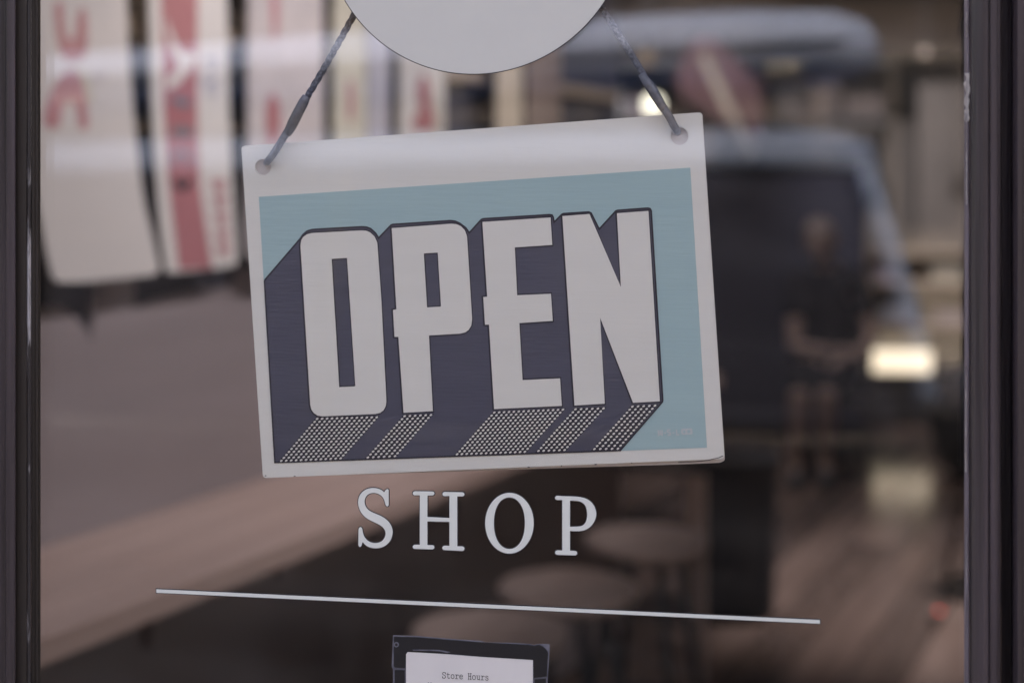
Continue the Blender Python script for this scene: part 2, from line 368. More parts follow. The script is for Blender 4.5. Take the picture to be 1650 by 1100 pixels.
# specks of dust and splashes on the glass
mb = MB()
for i in range(230):
    px, py = rnd.uniform(75, 1545), rnd.uniform(5, 1095); r = rnd.choice((0.7, 0.7, 0.9, 0.9, 1.2, 1.7)) / 2650 * 0.8
    if rnd.random() < 0.25: px, py = rnd.gauss(1040, 60), rnd.gauss(150, 60)
    c = U(px, py, -0.0004); n = len(mb.v); e = rnd.uniform(0.6, 1.0); a0 = rnd.uniform(0, 3)
    for k in range(7):
        a = k / 7 * 2 * math.pi; q = Vector((math.cos(a) * r, 0, math.sin(a) * r * e)); mb.v.append(tuple(c + q))
    mb.v.append(tuple(c + Vector((0, -0.0003, 0))))
    for k in range(7): mb.f.append((n + k, n + (k + 1) % 7, n + 7))
ds = mb.build('dust_specks', 'dust', pane); ds['kind'] = 'stuff'

# ------------------------------------------------------------------ vinyl on the glass
YV = -0.0006
def circle(c, r, n=96): return [(c[0] + r * math.cos(2 * math.pi * k / n), c[1] + r * math.sin(2 * math.pi * k / n)) for k in range(n)]
disc = thing('round_sticker', 'plain white round sticker at the top of the door glass', 'sticker')
cpt = U(765, -131, YV); cR = (U(765 + 246, -131, YV) - U(765 - 246, -131, YV)).length / 2
flat_y('halo_rim', [circle((cpt.x, cpt.z), cR + 0.0005, 160)], YV + 0.0002, 0.0002, 'halo_dark', disc)  # dark rim behind the white vinyl, imitating a sharpening halo
flat_y('face', [circle((cpt.x, cpt.z), cR, 160)], YV, 0.0004, 'vinyl_white', disc)

z6 = lambda pts: [(560 + x / 7.5, 770 + y / 7.5) for x, y in pts]
z7 = lambda pts: [(760 + x / 7.5, 780 + y / 7.5) for x, y in pts]
S_ = smooth_poly([(483, 132), (496, 142), (497, 180), (498, 300), (496, 325), (488, 338), (470, 335), (458, 315), (446, 270), (425, 230), (390, 198), (350, 181), (305, 177), (260, 190), (225, 220), (207, 265), (209, 310), (225, 350), (255, 385), (300, 412), (350, 433), (400, 455), (450, 485), (495, 525), (530, 580), (545, 640), (538, 700), (515, 755), (475, 800), (425, 830), (370, 843), (315, 843), (260, 830), (215, 803), (183, 772), (172, 805), (163, 822), (150, 827), (135, 815), (131, 780), (133, 640), (136, 608), (148, 592), (165, 593), (177, 610), (184, 650), (200, 700), (230, 742), (270, 769), (320, 782), (365, 780), (410, 762), (440, 730), (458, 690), (459, 650), (445, 615), (415, 582), (370, 553), (310, 524), (250, 493), (200, 455), (160, 405), (137, 350), (128, 290), (140, 225), (170, 175), (215, 140), (265, 122), (320, 118), (375, 128), (420, 150), (442, 170), (455, 150), (466, 137)], 3)
def rbar(xa, ya0, ya1, xb, yb0, yb1):
    """serif: a bar with rounded ends, walked from its left end over the top"""
    ra, rb = (ya1 - ya0) / 2, (yb1 - yb0) / 2; ca, cb = (ya0 + ya1) / 2, (yb0 + yb1) / 2
    l = [(xa + ra - ra * math.sin(t), ca + ra * math.cos(t)) for t in [math.pi * k / 6 for k in range(7)]]
    r = [(xb - rb + rb * math.sin(t), cb - rb * math.cos(t)) for t in [math.pi * k / 6 for k in range(7)]]
    return l, r
la, ra = rbar(788, 157, 206, 1050, 160, 207); lb, rb = rbar(1147, 165, 216, 1413, 170, 219)
lc, rc = rbar(788, 803, 852, 1050, 808, 858); ld, rd = rbar(1146, 814, 866, 1413, 823, 877)
H_ = (la + ra + [(966, 208), (965, 468), (1232, 480), (1232, 214)] + lb + rb + [(1326, 218), (1326, 822)] + rd + ld[:1] + list(ld[1:]) + [(1232, 816), (1232, 527), (965, 520), (965, 806)] + rc + lc + [(874, 804), (874, 206)])
def fix_H():
    up_l = la[:]            # bottom->top of left end
    pts = []
    pts += [(874, 206)] + la + ra + [(966, 208), (965, 468), (1232, 480), (1232, 214)]
    pts += lb + rb + [(1326, 218), (1326, 822)]
    # bottom right serif clockwise: right end from top to bottom, then left end from bottom to top
    pts += rd + ld + [(1232, 816), (1232, 527), (965, 520), (965, 806)]
    pts += rc + lc + [(874, 804)]
    return pts
H_ = fix_H()
O1 = [(457 + 293 * math.cos(a), 468 + 366 * math.sin(a)) for a in [2 * math.pi * k / 64 for k in range(64)]]
O2 = [(456 + 188 * math.copysign(abs(math.cos(a)) ** 0.93, math.cos(a)), 468 + 311 * math.copysign(abs(math.sin(a)) ** 0.93, math.sin(a))) for a in [2 * math.pi * k / 64 for k in range(64)]]
pl, pr = rbar(1008, 138, 187, 1300, 138, 187); ql, qr = rbar(1008, 796, 848, 1276, 802, 856)
bowl_o = smooth_poly([(1188, 145), (1280, 149), (1370, 168), (1440, 210), (1485, 272), (1505, 350), (1490, 430), (1445, 500), (1380, 545), (1300, 563), (1188, 560)], 4, False)
bowl_i = smooth_poly([(1188, 195), (1290, 200), (1345, 225), (1380, 270), (1396, 350), (1388, 430), (1360, 480), (1310, 506), (1188, 511)], 4, False)
P1 = [(1095, 187)] + pl + bowl_o + [(1188, 800)] + qr + ql + [(1095, 797)]
lett = thing('shop_lettering', 'white vinyl serif lettering reading SHOP below the hanging sign', 'lettering')
for ch, (polys, fn) in zip('SHOP', (([S_], z6), ([H_], z6), ([O1, O2], z7), ([P1, bowl_i], z7))):
    pp = [gl_poly(fn(p), YV) for p in polys]
    l_ = flat_y('letter', pp, YV, 0.0004, 'vinyl_letters', lett); l_['label'] = 'letter ' + ch
    kk = [offset_poly(pp[0], 0.00052)] + [offset_poly(q, -0.00052) for q in pp[1:]]
    flat_y('halo_rim', kk, YV + 0.0003, 0.0002, 'halo_dark', l_)
line = thing('vinyl_line', 'thin white vinyl line crossing the glass under the word SHOP', 'vinyl line')
lp = gl_poly([(252, 948.6), (1321, 998.2), (1321.3, 1004.0), (252, 954.2)], YV)
flat_y('stripe', [lp], YV, 0.0004, 'vinyl_letters', line)
flat_y('halo_rim', [offset_poly(lp, 0.00052)], YV + 0.0003, 0.0002, 'halo_dark', line)

# ------------------------------------------------------------------ store hours card
card = thing('store_hours_card', 'white store hours card in a black tape border at the bottom of the glass', 'card')
z8 = lambda pts: [(600 + x / 5.156, 1000 + y / 5.156) for x, y in pts]
YC = -0.0005
shine_rim = [(172, 117), (380, 124), (640, 146), (900, 164), (940, 176), (1180, 181), (1310, 190), (1340, 199), (1390, 188), (1473, 190), (1470, 300), (1458, 470), (1452, 2300), (168, 2250), (172, 395), (160, 380)]
flat_y('tape_edge_shine', [gl_poly(z8(shine_rim), YC)], YC, 0.0003, 'shine_and_edge_grey', card)  # pale grey rim colours in the shine along the tape edges
t1 = [(180, 128), (376, 134), (640, 156), (915, 176), (1180, 190), (1300, 198), (1345, 206), (1385, 196), (1420, 212), (1448, 240), (1460, 262), (1449, 458), (1340, 470), (1338, 322), (900, 292), (620, 268), (288, 254), (280, 272), (272, 388), (188, 384), (178, 372)]
flat_y('tape', [gl_poly(z8(t1), YC - 0.0004)], YC - 0.0004, 0.0004, 'tape', card)
flat_y('tape', [gl_poly(z8([(186, 404), (268, 408), (268, 2240), (184, 2240)]), YC - 0.0004)], YC - 0.0004, 0.0004, 'tape', card)
flat_y('tape', [gl_poly(z8([(1350, 482), (1442, 476), (1440, 2290), (1346, 2290)]), YC - 0.0004)], YC - 0.0004, 0.0004, 'tape', card)
flat_y('paper', [gl_poly(z8([(296, 254), (620, 275), (900, 297), (1334, 322), (1332, 2200), (282, 2200), (280, 275)]), YC - 0.0003)], YC - 0.0003, 0.0003, 'paper', card)
flat_y('torn_edge', [gl_poly(z8([(330, 236), (420, 236), (540, 238), (590, 244), (650, 258), (620, 264), (560, 250), (440, 246), (340, 244)]), YC - 0.0007)], YC - 0.0007, 0.0002, 'shine_and_edge_grey', card)
flat_y('eyelet', [gl_poly(z8(circle((199, 195), 22, 20)), YC - 0.0007)], YC - 0.0007, 0.0002, 'shine_and_edge_grey', card)
flat_y('eyelet', [gl_poly(z8(circle((199, 195), 11, 16)), YC - 0.0009)], YC - 0.0009, 0.0002, 'tape', card)
GL = {  # typewriter strokes in a 10 x 16 cell, y down
 'S': [[(8.5, 5), (8.5, 1.5)], [(8.5, 3), (6.5, 1), (3.5, 1), (1.5, 3), (2, 6), (5, 7.5), (8, 9), (8.5, 12), (6.5, 14.5), (3.5, 14.5), (1.5, 12.5)], [(1.5, 10.5), (1.5, 14.5)]],
 't': [[(4, 2), (4, 12.5), (5.5, 14.5), (7.5, 14.2), (8.5, 12.8)], [(1.5, 5.5), (8, 5.5)]],
 'o': [[(5, 5), (2.2, 6.3), (1.5, 10), (2.2, 13.4), (5, 14.7), (7.8, 13.4), (8.5, 10), (7.8, 6.3), (5, 5)]],
 'r': [[(1.5, 5.5), (4, 5.5), (4, 14.5)], [(1.2, 14.5), (7, 14.5)], [(4, 8), (6, 5.5), (8.5, 5.6), (8.8, 7)]],
 'e': [[(1.8, 9.6), (8.4, 9.6), (8, 6.6), (5, 5), (2.2, 6.4), (1.5, 10), (2.4, 13.4), (5.2, 14.7), (8.4, 13.2)]],
 'H': [[(2.5, 1), (2.5, 14.5)], [(7.5, 1), (7.5, 14.5)], [(2.5, 7.5), (7.5, 7.5)], [(1, 1), (4, 1)], [(6, 1), (9, 1)], [(1, 14.5), (4, 14.5)], [(6, 14.5), (9, 14.5)]],
 'u': [[(1, 5.3), (2.8, 5.3), (2.8, 12.5), (4.5, 14.6), (7, 13.2), (7.4, 12)], [(6, 5.3), (7.4, 5.3), (7.4, 14.5), (9, 14.5)]],
 's': [[(8, 7.2), (7, 5.3), (3.4, 5.2), (2.2, 7.2), (3.5, 9.2), (7, 10.3), (8.2, 12.4), (7, 14.6), (3.2, 14.6), (1.8, 12.6)]],
 'M': [[(1, 1), (2.5, 1), (2.5, 14.5)], [(2.5, 1), (5, 8), (7.5, 1), (9, 1)], [(7.5, 1), (7.5, 14.5)]],
}
def strokes(text, x, y, sx, sy, slope, wpx):
    mb = MB()
    for i, ch in enumerate(text):
        for st in GL.get(ch, []):
            for a, b in zip(st[:-1], st[1:]):
                pa = Vector((x + (i * 10 + a[0]) * sx, y + a[1] * sy + slope * (i * 10 + a[0]) * sx)); pb = Vector((x + (i * 10 + b[0]) * sx, y + b[1] * sy + slope * (i * 10 + b[0]) * sx))
                d = (pb - pa); d = d.normalized() if d.length > 1e-6 else Vector((1, 0)); n = Vector((-d.y, d.x)) * wpx; pa -= d * wpx * .6; pb += d * wpx * .6
                zz = YC - 0.00052 - 0.00001 * (len(mb.f) % 7)
                mb.quad(*[U(q.x, q.y, zz) for q in (pa + n, pb + n, pb - n, pa - n)])
    return mb
strokes('Store Hours', 712, 1081.5, 0.69, 0.70, 0.045, 0.47).build('print', 'ink', card)
strokes('M', 689, 1098.5, 0.69, 0.70, 0.045, 0.47).build('print', 'ink', card)

# ------------------------------------------------------------------ the OPEN sign
YS = 0.0165
sign = thing('open_sign', 'tilted teal, navy and white OPEN sign hanging behind the door glass', 'sign', U(778, 482, YS))
Minv = Matrix.Translation(-sign.location)
def into(o, root):          # geometry was made in world space
    o.data.transform(Matrix.Translation(-root.location)); return o
def rounded(pts, r, n=4):
    out = []; m = len(pts)
    for i in range(m):
        a, b, c = Vector(pts[i - 1]), Vector(pts[i]), Vector(pts[(i + 1) % m])
        p = b + (a - b).normalized() * r; q = b + (c - b).normalized() * r
        for k in range(n + 1):
            t = k / n; out.append(tuple((1 - t) ** 2 * p + 2 * t * (1 - t) * b + t * t * q))
    return out
TL, TR, BR, BL = (388.7, 235.6), (1131.0, 181.0), (1167.5, 739.0), (423.7, 769.7)
board = rounded([TL, TR, BR, BL], 6)
holes = [circle((423.6, 269.3), 13, 28), circle((1094.8, 219.5), 14.3, 28)]
into(flat_y('front_panel', [gl_poly(p, YS) for p in [board] + holes], YS + 0.0012, 0.0024, 'sign_white', sign), sign)
back = rounded([(390.5, 237.5), (1131.8, 183.0), (1168.0, 741.5), (1160, 745.2), (1100, 747.6), (425.5, 769.0)], 3)
into(flat_y('back_panel', [gl_poly(p, YS + 0.0024) for p in [back]], YS + 0.0040, 0.0030, 'sign_edge', sign), sign)
EPS = 0.00012
def pr(name, polys, layer, m, parent=None):
    y0 = YS - EPS * layer
    o = flat_y(name, [gl_poly(p, YS) for p in polys], y0, EPS * 0.7, m, parent or sign); into(o, sign); return o
panel = [(417.2, 317.3), (1112.2, 270.3), (1139.1, 720.8), (442.0, 745.8)]
pr('teal_panel', [panel], 1, 'sign_teal')
lw = lambda x, y: (x, y)
shadow = [(425.2, 452), (483.3, 385.5), (488.5, 378), (494.9, 372.5), (503.6, 369.8), (583.6, 365.4), (591, 366), (597.5, 368.5), (605.4, 375.6), (610.2, 383.6), (630.1, 362.9), (633.5, 361.6), (726.1, 355.6), (734, 356.6), (741, 359.8), (750.9, 367.2), (756.2, 375.2), (775.4, 354.2), (778.5, 352.6), (885.6, 346), (889.6, 346.6), (891.4, 349.6), (893.0, 358.0), (905.2, 345.6), (908, 344.2), (949, 341.6), (952.6, 343.4), (965.6, 369.2), (992.2, 340.2), (995, 339), (1043.6, 335.4), (1047.2, 336.2), (1049.3, 339.4), (1067.9, 644.5), (1067.2, 647.4), (998.6, 726.1), (442.0, 745.8)]
pr('navy_shadow', [shadow], 2, 'sign_navy')
def pstroke(pts, w, closed=False):
    """a stroke of width w along a polyline, as one outline"""
    n = len(pts); L = []; R = []
    for i in range(n):
        a = Vector(pts[max(i - 1, 0)]); b = Vector(pts[i]); c = Vector(pts[min(i + 1, n - 1)])
        d1 = (b - a).normalized() if i > 0 else (c - b).normalized(); d2 = (c - b).normalized() if i < n - 1 else d1
        n1, n2 = Vector((-d1.y, d1.x)), Vector((-d2.y, d2.x)); m = (n1 + n2)
        m = m.normalized() if m.length > .2 else n1; k = max(.5, m.dot(n1))
        L.append(tuple(b + m * w / k)); R.append(tuple(b - m * w / k))
    return L + R[::-1]
edge = shadow[:-1]
pr('outline', [pstroke([(x + (1.0 if i in (0,) else 0.0), y) for i, (x, y) in enumerate(edge)], 1.35)], 3, 'sign_ink')
pr('outline', [pstroke([(426.4, 452), (443.2, 744.6), (998.6, 725.2)], 1.2)], 3.3, 'sign_ink')
O_o = [(484.7, 395.2), (486.0, 387), (489.0, 382), (494.5, 377.8), (502.2, 375.5), (583.6, 371.1), (591, 371.8), (597, 374.5), (604, 381), (608.4, 391), (614.8, 480), (623.1, 646), (622, 654), (618.4, 660.5), (613, 664.6), (605.5, 666.4), (520, 670.2), (512, 668.8), (506, 664.6), (502.2, 659), (500.4, 651)]
O_i = [(534.9, 417), (559.7, 415.6), (573.1, 621.8), (547.1, 623.2)]
P_o = [(631.6, 367.5), (727, 360.4), (736, 361.2), (743, 364.4), (749.2, 370.6), (752.9, 380.7), (761.1, 513.8), (759.8, 524), (755.5, 531.2), (750, 535.2), (742.2, 537.2), (691.6, 540.2), (697.9, 661.8), (650.7, 664.5), (642.4, 542.4), (636.1, 542.4), (633.7, 499.2), (639.2, 498)]
P_i = [(683.3, 408.3), (705.7, 406.9), (711, 493.6), (688.5, 495)]
E_o = [(777.6, 357.6), (887.4, 350.4), (890.1, 394.6), (829.8, 398.6), (833.6, 475.5), (888.0, 473.0), (890.9, 516.7), (837.1, 520.2), (842.3, 611.8), (902.6, 609.1), (905.5, 653.3), (796.5, 658.5), (788.3, 522.8), (781.8, 522.8), (779.0, 478.4), (785.4, 477.8)]
N_o = [(906.4, 348.2), (950, 344.8), (1000.6, 462.3), (994.2, 343.6), (1045, 339.8), (1063.3, 646), (1020.2, 648.4), (967.2, 511.6), (974.7, 649.8), (925.9, 652.7)]
ink_l = {'O': 3.2, 'P': 3.0, 'E': 2.8, 'N': 2.6}
for ch, outer, inner in (('O', O_o, O_i), ('P', P_o, P_i), ('E', E_o, None), ('N', N_o, None)):
    # ink line: strongest to the left of each letter, where the printed shadow begins
    big = [(x - 0.6, y) for x, y in offset_poly(outer, 2.3)]
    polys = [outer] + ([inner] if inner else [])
    l_ = pr('letter', polys, 6, 'sign_white'); l_['label'] = 'white letter ' + ch
    k_ = pr('outline', [big] + ([offset_poly(inner, -1.8)] if inner else []), 4 + 0.35 * 'OPEN'.index(ch), 'sign_ink', sign)
blocks = [((511, 674.5), (607, 672), (453.3, 742), (549, 738), 13), ((652, 670.2), (694.3, 668.3), (592.8, 736.5), (636.5, 734.5), 6), ((796.4, 664.4), (907, 659.7), (736.5, 731.4), (845.8, 727.5), 15), ((927.3, 659.1), (972.4, 657.7), (867.7, 726), (909.8, 724.6), 6), ((1019, 654.8), (1055.3, 653.3), (957.8, 723), (995.7, 722.5), 5)]
for bi, (a, b, c, d, n) in enumerate(blocks):
    A, B, C_, D_ = (Vector(q) for q in (a, b, c, d)); e = (B - A).normalized() * 3.4; s = (C_ - A).normalized() * 3.2
    pr('halftone_block', [[tuple(A - e - s), tuple(B + e - s), tuple(D_ + e + s), tuple(C_ - e + s)]], 3.4 + 0.0 * bi, 'sign_ink')
    mb = MB(); rows = 15
    for r in range(rows):
        t = r / (rows - 1)
        for i in range(n):
            u = i / (n - 1)
            q = A.lerp(B, u).lerp(C_.lerp(D_, u), t)
            m0 = len(mb.v)
            for k in range(8):
                an = 2 * math.pi * k / 8; ex, ey = 2.5 * math.cos(an), 1.6 * math.sin(an); ro = math.radians(-28)
                mb.v.append(tuple(U(q.x + ex * math.cos(ro) - ey * math.sin(ro), q.y + ex * math.sin(ro) + ey * math.cos(ro), YS - EPS * 5.2)))
            mb.f.append(tuple(range(m0, m0 + 8)))
    dd = mb.build('halftone_dots', 'sign_white', sign, fix=False); into(dd, sign); dd['kind'] = 'stuff'
# nicks along the lower edge and the split corner
for (x, y, w, h) in ((475, 767.0, 5, 1.6), (852, 752.6, 6, 1.8), (905, 750.4, 4, 1.6), (960, 748.2, 7, 2.0), (1018, 745.8, 3, 1.4), (428, 766.5, 4, 2.2)):
    pr('nick', [[(x - w / 2.6, y), (x - w / 6, y - h * .6), (x + w / 5, y - h * .45), (x + w / 2.6, y - 0.2), (x, y + 0.6)]], 1.0, 'sign_ink')
pr('split', [pstroke([(1093, 744.4), (1120, 743.4), (1140, 741.2), (1158, 737.0), (1165, 733.8)], 0.55)], 1.0, 'sign_ink')
# maker's mark
def mark_bar(pts): return pstroke(pts, 1.1)
mk = [[(1060.6, 692.6), (1061.2, 700.6), (1064, 699), (1067, 700.4), (1066.8, 692.4)], [(1063.8, 692.6), (1064, 699)], [(1070, 697.4), (1073, 697.2)], [(1080.4, 692.2), (1076, 692), (1075, 695), (1080, 697), (1080.4, 700), (1075.4, 700.4)], [(1083.6, 697.2), (1086.6, 697)], [(1090, 691.6), (1090.4, 700), (1094.6, 699.8)]]
for p in mk: pr('maker_mark', [mark_bar(p)], 2.2, 'sign_mark')
pr('maker_mark', [rounded([(1097.4, 690.4), (1115.6, 689.6), (1116, 699.4), (1097.8, 700)], 2.5), circle((1109.8, 694.8), 2.6, 14), circle((1102.6, 695.2), 2.2, 14)], 2.4, 'sign_mark')

# ------------------------------------------------------------------ the cord and its hook
cord = thing('hanging_cord', 'dark braided cord looped through the two holes of the OPEN sign', 'cord')
def braid(pa, pb, r, name, seg=16, pitch=0.0062):
    pa, pb = Vector(pa), Vector(pb); L = (pb - pa).length; n = max(8, int(L / 0.0006)); t = (pb - pa).normalized(); a = t.cross(Vector((0, 1, 0))).normalized(); b = a.cross(t)
    mb = MB(); rings = []
    for i in range(n + 1):
        s = i / n * L; c = pa + t * s + a * 0.0006 * math.sin(s * 40); ring = []
        for k in range(seg):
            an = 2 * math.pi * k / seg; ph = s / pitch * 2 * math.pi
            w = max(math.sin(3 * an + ph), math.sin(3 * an - ph)); ring.append(c + (a * math.cos(an) + b * math.sin(an)) * r * (0.80 + 0.26 * w))
        rings.append(ring)
    mb.loft(rings); return mb.build(name, 'cord', cord, smooth=True)
YK = 0.0113
A0 = U(771, -317, YK)
def cu(px, py, y=YK): return U(px, py, y)
pxm = 1 / 2650
braid(A0, cu(489, 164), 5.6 * pxm, 'strand')
MB().tube([cu(494, 155), cu(489, 165), cu(480, 182), cu(472, 198), cu(466, 210), cu(462, 217)], [6.6 * pxm, 8.6 * pxm, 8.8 * pxm, 9.0 * pxm, 8.0 * pxm, 6.2 * pxm], 14).build('heat_shrink', 'cord_sleeve', cord, smooth=True)
MB().tube([cu(466, 207), cu(452, 230), cu(440, 249), cu(434, 257), cu(431, 260.5, 0.0150), cu(429.5, 262, 0.0188)], [6.4 * pxm, 6.3 * pxm, 6.2 * pxm, 6.2 * pxm, 6.2 * pxm, 5.8 * pxm], 14).build('tip', 'cord_sleeve', cord, smooth=True)
braid(A0, cu(1037, 124), 5.4 * pxm, 'strand')
MB().tube([cu(1034, 119), cu(1039, 128), cu(1049, 141), cu(1057, 155), cu(1066, 170), cu(1073, 180)], [6.4 * pxm, 7.0 * pxm, 8.6 * pxm, 8.2 * pxm, 7.4 * pxm, 6.4 * pxm], 14).build('heat_shrink', 'cord_sleeve', cord, smooth=True)
MB().tube([cu(1070, 175), cu(1080, 191), cu(1086, 203), cu(1089, 208), cu(1091, 211, 0.0150), cu(1092, 213, 0.0188)], [6.8 * pxm, 6.6 * pxm, 6.4 * pxm, 6.2 * pxm, 6.2 * pxm, 5.8 * pxm], 14).build('tip', 'cord_sleeve', cord, smooth=True)
hook = thing('suction_hook', 'clear suction hook behind the round white sticker holding the cord', 'hook', (A0.x, 0.0065, A0.z))
hm = MB().lathe([(0.022, 0), (0.021, 0.0012), (0.012, 0.003), (0.006, 0.0045), (0.005, 0.007)], seg=28)
h_ = hm.build('suction_cup', 'clear_plastic', hook, smooth=True); h_.rotation_euler = (-math.pi / 2, 0, 0)
MB().tube([(0, 0.005, 0.004), (0, 0.012, 0.002), (0, 0.014, -0.004), (0, 0.009, -0.008), (0, 0.007, -0.004)], 0.0015, 8).build('peg', 'clear_plastic', hook, smooth=True)

# ------------------------------------------------------------------ the car parked outside (mirrored in the glass)
mat('car_paint', (0.115, 0.165, 0.285), 0.6, base2=(0.11, 0.158, 0.275), scale=3, spec=0.15)
mat('car_glass', (0.022, 0.024, 0.036), 0.06)
mat('car_black', (0.015, 0.015, 0.016), 0.5)
mat('car_chrome', (0.65, 0.66, 0.68), 0.2, metallic=0.9)
mat('tyre', (0.025, 0.025, 0.026), 0.8, bump=0.3)
mat('lamp_lens', (0.6, 0.6, 0.6), 0.1)
mat('lamp_red', (0.35, 0.02, 0.02), 0.15)
RZ = -0.13
car = thing('parked_car', 'boxy two-tone blue-grey car with a roof box, mirrored in the door glass', 'car', (0, -3.80, RZ))
def csec(x, w, z0, z1, crown, tum):      # a cross-section: sill, side, shoulder, top
    pts = [(w * .90, z0), (w, z0 + .14), (w, (z0 + z1) / 2), (w * (1 - tum * .4), z1 - .05), (w * (1 - tum), z1), (w * .5, z1 + crown * .75), (0, z1 + crown)]
    full = [(y, z) for y, z in pts] + [(-y, z) for y, z in pts[-2::-1]]
    return [(x, y, z) for y, z in full]
BELT = 0.83 - RZ
body = [csec(-3.52, .78, .45, .98, .02, .05), csec(-3.46, .86, .36, BELT - .02, .02, .04), csec(-2.9, .90, .32, BELT, .0, .04), csec(-1.2, .90, .30, BELT, .0, .04), csec(0.45, .90, .30, BELT, .02, .04), csec(0.62, .90, .30, BELT + .02, .03, .06), csec(1.25, .88, .32, BELT - .02, .04, .08), csec(1.42, .84, .36, BELT - .08, .03, .10), csec(1.50, .74, .42, .80, .02, .10)]
mat('car_lower', (0.035, 0.035, 0.045), 0.5, scale=3, spec=0.3)
MB().loft(body).build('body', 'car_lower', car, smooth=False)['label'] = 'dark lower body'
def rs(x, w, z, cr): return [(x, -w, z), (x, -w * .985, z + .05), (x, -w * .93, z + .10), (x, -w * .6, z + .10 + cr), (x, 0, z + .10 + cr * 1.3), (x, w * .6, z + .10 + cr), (x, w * .93, z + .10), (x, w * .985, z + .05), (x, w, z)]
ZR = 1.548 - RZ
MB().loft([rs(-3.34, .77, ZR - .10, .0), rs(-3.25, .79, ZR - .055, .02), rs(-2.6, .80, ZR - .035, .03), rs(-1.2, .80, ZR - .012, .035), rs(0.05, .80, ZR, .03), rs(0.26, .79, ZR - .005, .02), rs(0.36, .77, ZR - .03, .0)]).build('roof', 'car_paint', car, smooth=True)
for s in (-1, 1):
    yb, yt = s * .868, s * .785
    def wq(xa, xb, xta, xtb, name='side_window', m='car_glass', dy=0.0):
        mb = MB(); a = [(xa, yb + s * dy, BELT + .005), (xb, yb + s * dy, BELT + .005), (xtb, yt + s * dy, ZR + .0), (xta, yt + s * dy, ZR - .03)]
        b = [(x, y - s * .02, z) for x, y, z in a]; mb.loft([a, b]); return mb.build(name, m, car)
    wq(-1.10, 0.42, -1.06, 0.27); wq(-2.30, -1.20, -2.24, -1.14); wq(-3.28, -2.40, -3.12, -2.34)
    for xa, xt, w in ((-1.15, -1.10, .05), (-2.35, -2.29, .05), (-3.34, -3.22, .09)):
        mb = MB(); mb.tube([(xa, yb, BELT), (xt, yt, ZR - .02)], [w, w * .9], 6); mb.build('pillar', 'car_black', car)
    mb = MB(); mb.tube([(0.50, yb + s * .004, BELT - .01), (0.45, yb * .975, BELT + .3), (0.33, yt, ZR + .01)], [.038, .030, .030], 8); mb.build('windscreen_pillar', 'car_paint', car, smooth=True)
    box('window_trim', (-1.38, s * .880, BELT + .002), (3.75, .03, .035), 'car_chrome', car, .006)
    for xh in (-0.98, -2.12): box('door_handle', (xh, s * .915, BELT - .12), (.20, .035, .035), 'car_chrome', car, .01)
    for xg in (-1.16, 0.44, -2.36): box('door_gap', (xg, s * .899, .64), (.008, .008, .52), 'car_black', car)
    mi = MB().loft([[(.50 + dx * q, s * (.98 + dy * q2), BELT - .02 + dz) for dx, dz in ((-.06, -.10), (.07, -.10), (.09, .02), (.07, .14), (-.05, .15), (-.08, .02))] for dy, q, q2 in ((-.09, .7, 1), (-.05, 1, 1), (.05, 1, 1), (.10, .8, 1))]).build('wing_mirror', 'car_black', car, 0.012, smooth=True)
    MB().tube([(.50, s * .87, BELT + .01), (.50, s * .93, BELT + .0)], .03, 8).build('mirror_stalk', 'car_black', car)
    box('roof_rail', (-1.4, s * .66, ZR + .20), (3.2, .04, .035), 'car_black', car, .01)
    for xp in (-2.9, -1.6, -.1): box('rail_foot', (xp, s * .66, ZR + .152), (.10, .04, .07), 'car_black', car, .008)
    box('headlight', (1.46, s * .60, .78), (.10, .26, .17), 'lamp_lens', car, .03)
    box('tail_light', (-3.50, s * .70, .82), (.06, .14, .30), 'lamp_red', car, .02)
    for xw in (-2.55, .85):
        w_ = MB().lathe([(.20, -.10), (.335, -.10), (.36, -.08), (.365, 0), (.36, .08), (.335, .10), (.20, .10)], seg=36).build('wheel', 'tyre', car, smooth=True); w_.location = (xw, s * .83, .365); w_.rotation_euler = (math.pi / 2, 0, 0)
        r_ = MB().lathe([(.05, -.105), (.20, -.108), (.215, -.09), (.215, .09), (.20, .108), (.05, .105)], seg=30).build('rim', 'car_chrome', w_, smooth=True)
mb = MB(); a = [(.50, -.80, BELT + .02), (.50, .80, BELT + .02), (.34, .74, ZR + .03), (.34, -.74, ZR + .03)]; mb.loft([a, [(x - .02, y, z) for x, y, z in a]]); mb.build('windscreen', 'car_glass', car)
mb = MB(); a = [(-3.42, -.78, BELT + .02), (-3.42, .78, BELT + .02), (-3.30, .74, ZR - .08), (-3.30, -.74, ZR - .08)]; mb.loft([a, [(x + .02, y, z) for x, y, z in a]]); mb.build('rear_window', 'car_glass', car)
box('bumper', (1.50, 0, .50), (.16, 1.60, .22), 'car_black', car, .04); box('bumper', (-3.52, 0, .50), (.16, 1.60, .22), 'car_black', car, .04)
for xc in (-1.9, -.45): box('cross_bar', (xc, 0, ZR + .235), (.08, 1.42, .035), 'car_black', car, .008)
mat('box_paint', (0.21, 0.28, 0.46), 0.6, base2=(0.20, 0.27, 0.445), scale=3, spec=0.15)
rb = thing('roof_box', 'long pale blue-grey roof box carried by the parked car outside', 'roof box', (0, -3.42, 0))
def bs(x, w, za, zb):
    m = (za + zb) / 2; hh = (zb - za) / 2
    return [(x, w * math.copysign(abs(math.cos(t)) ** .55, math.cos(t)), m + hh * math.copysign(abs(math.sin(t)) ** .7, math.sin(t))) for t in [2 * math.pi * k / 20 for k in range(20)]]
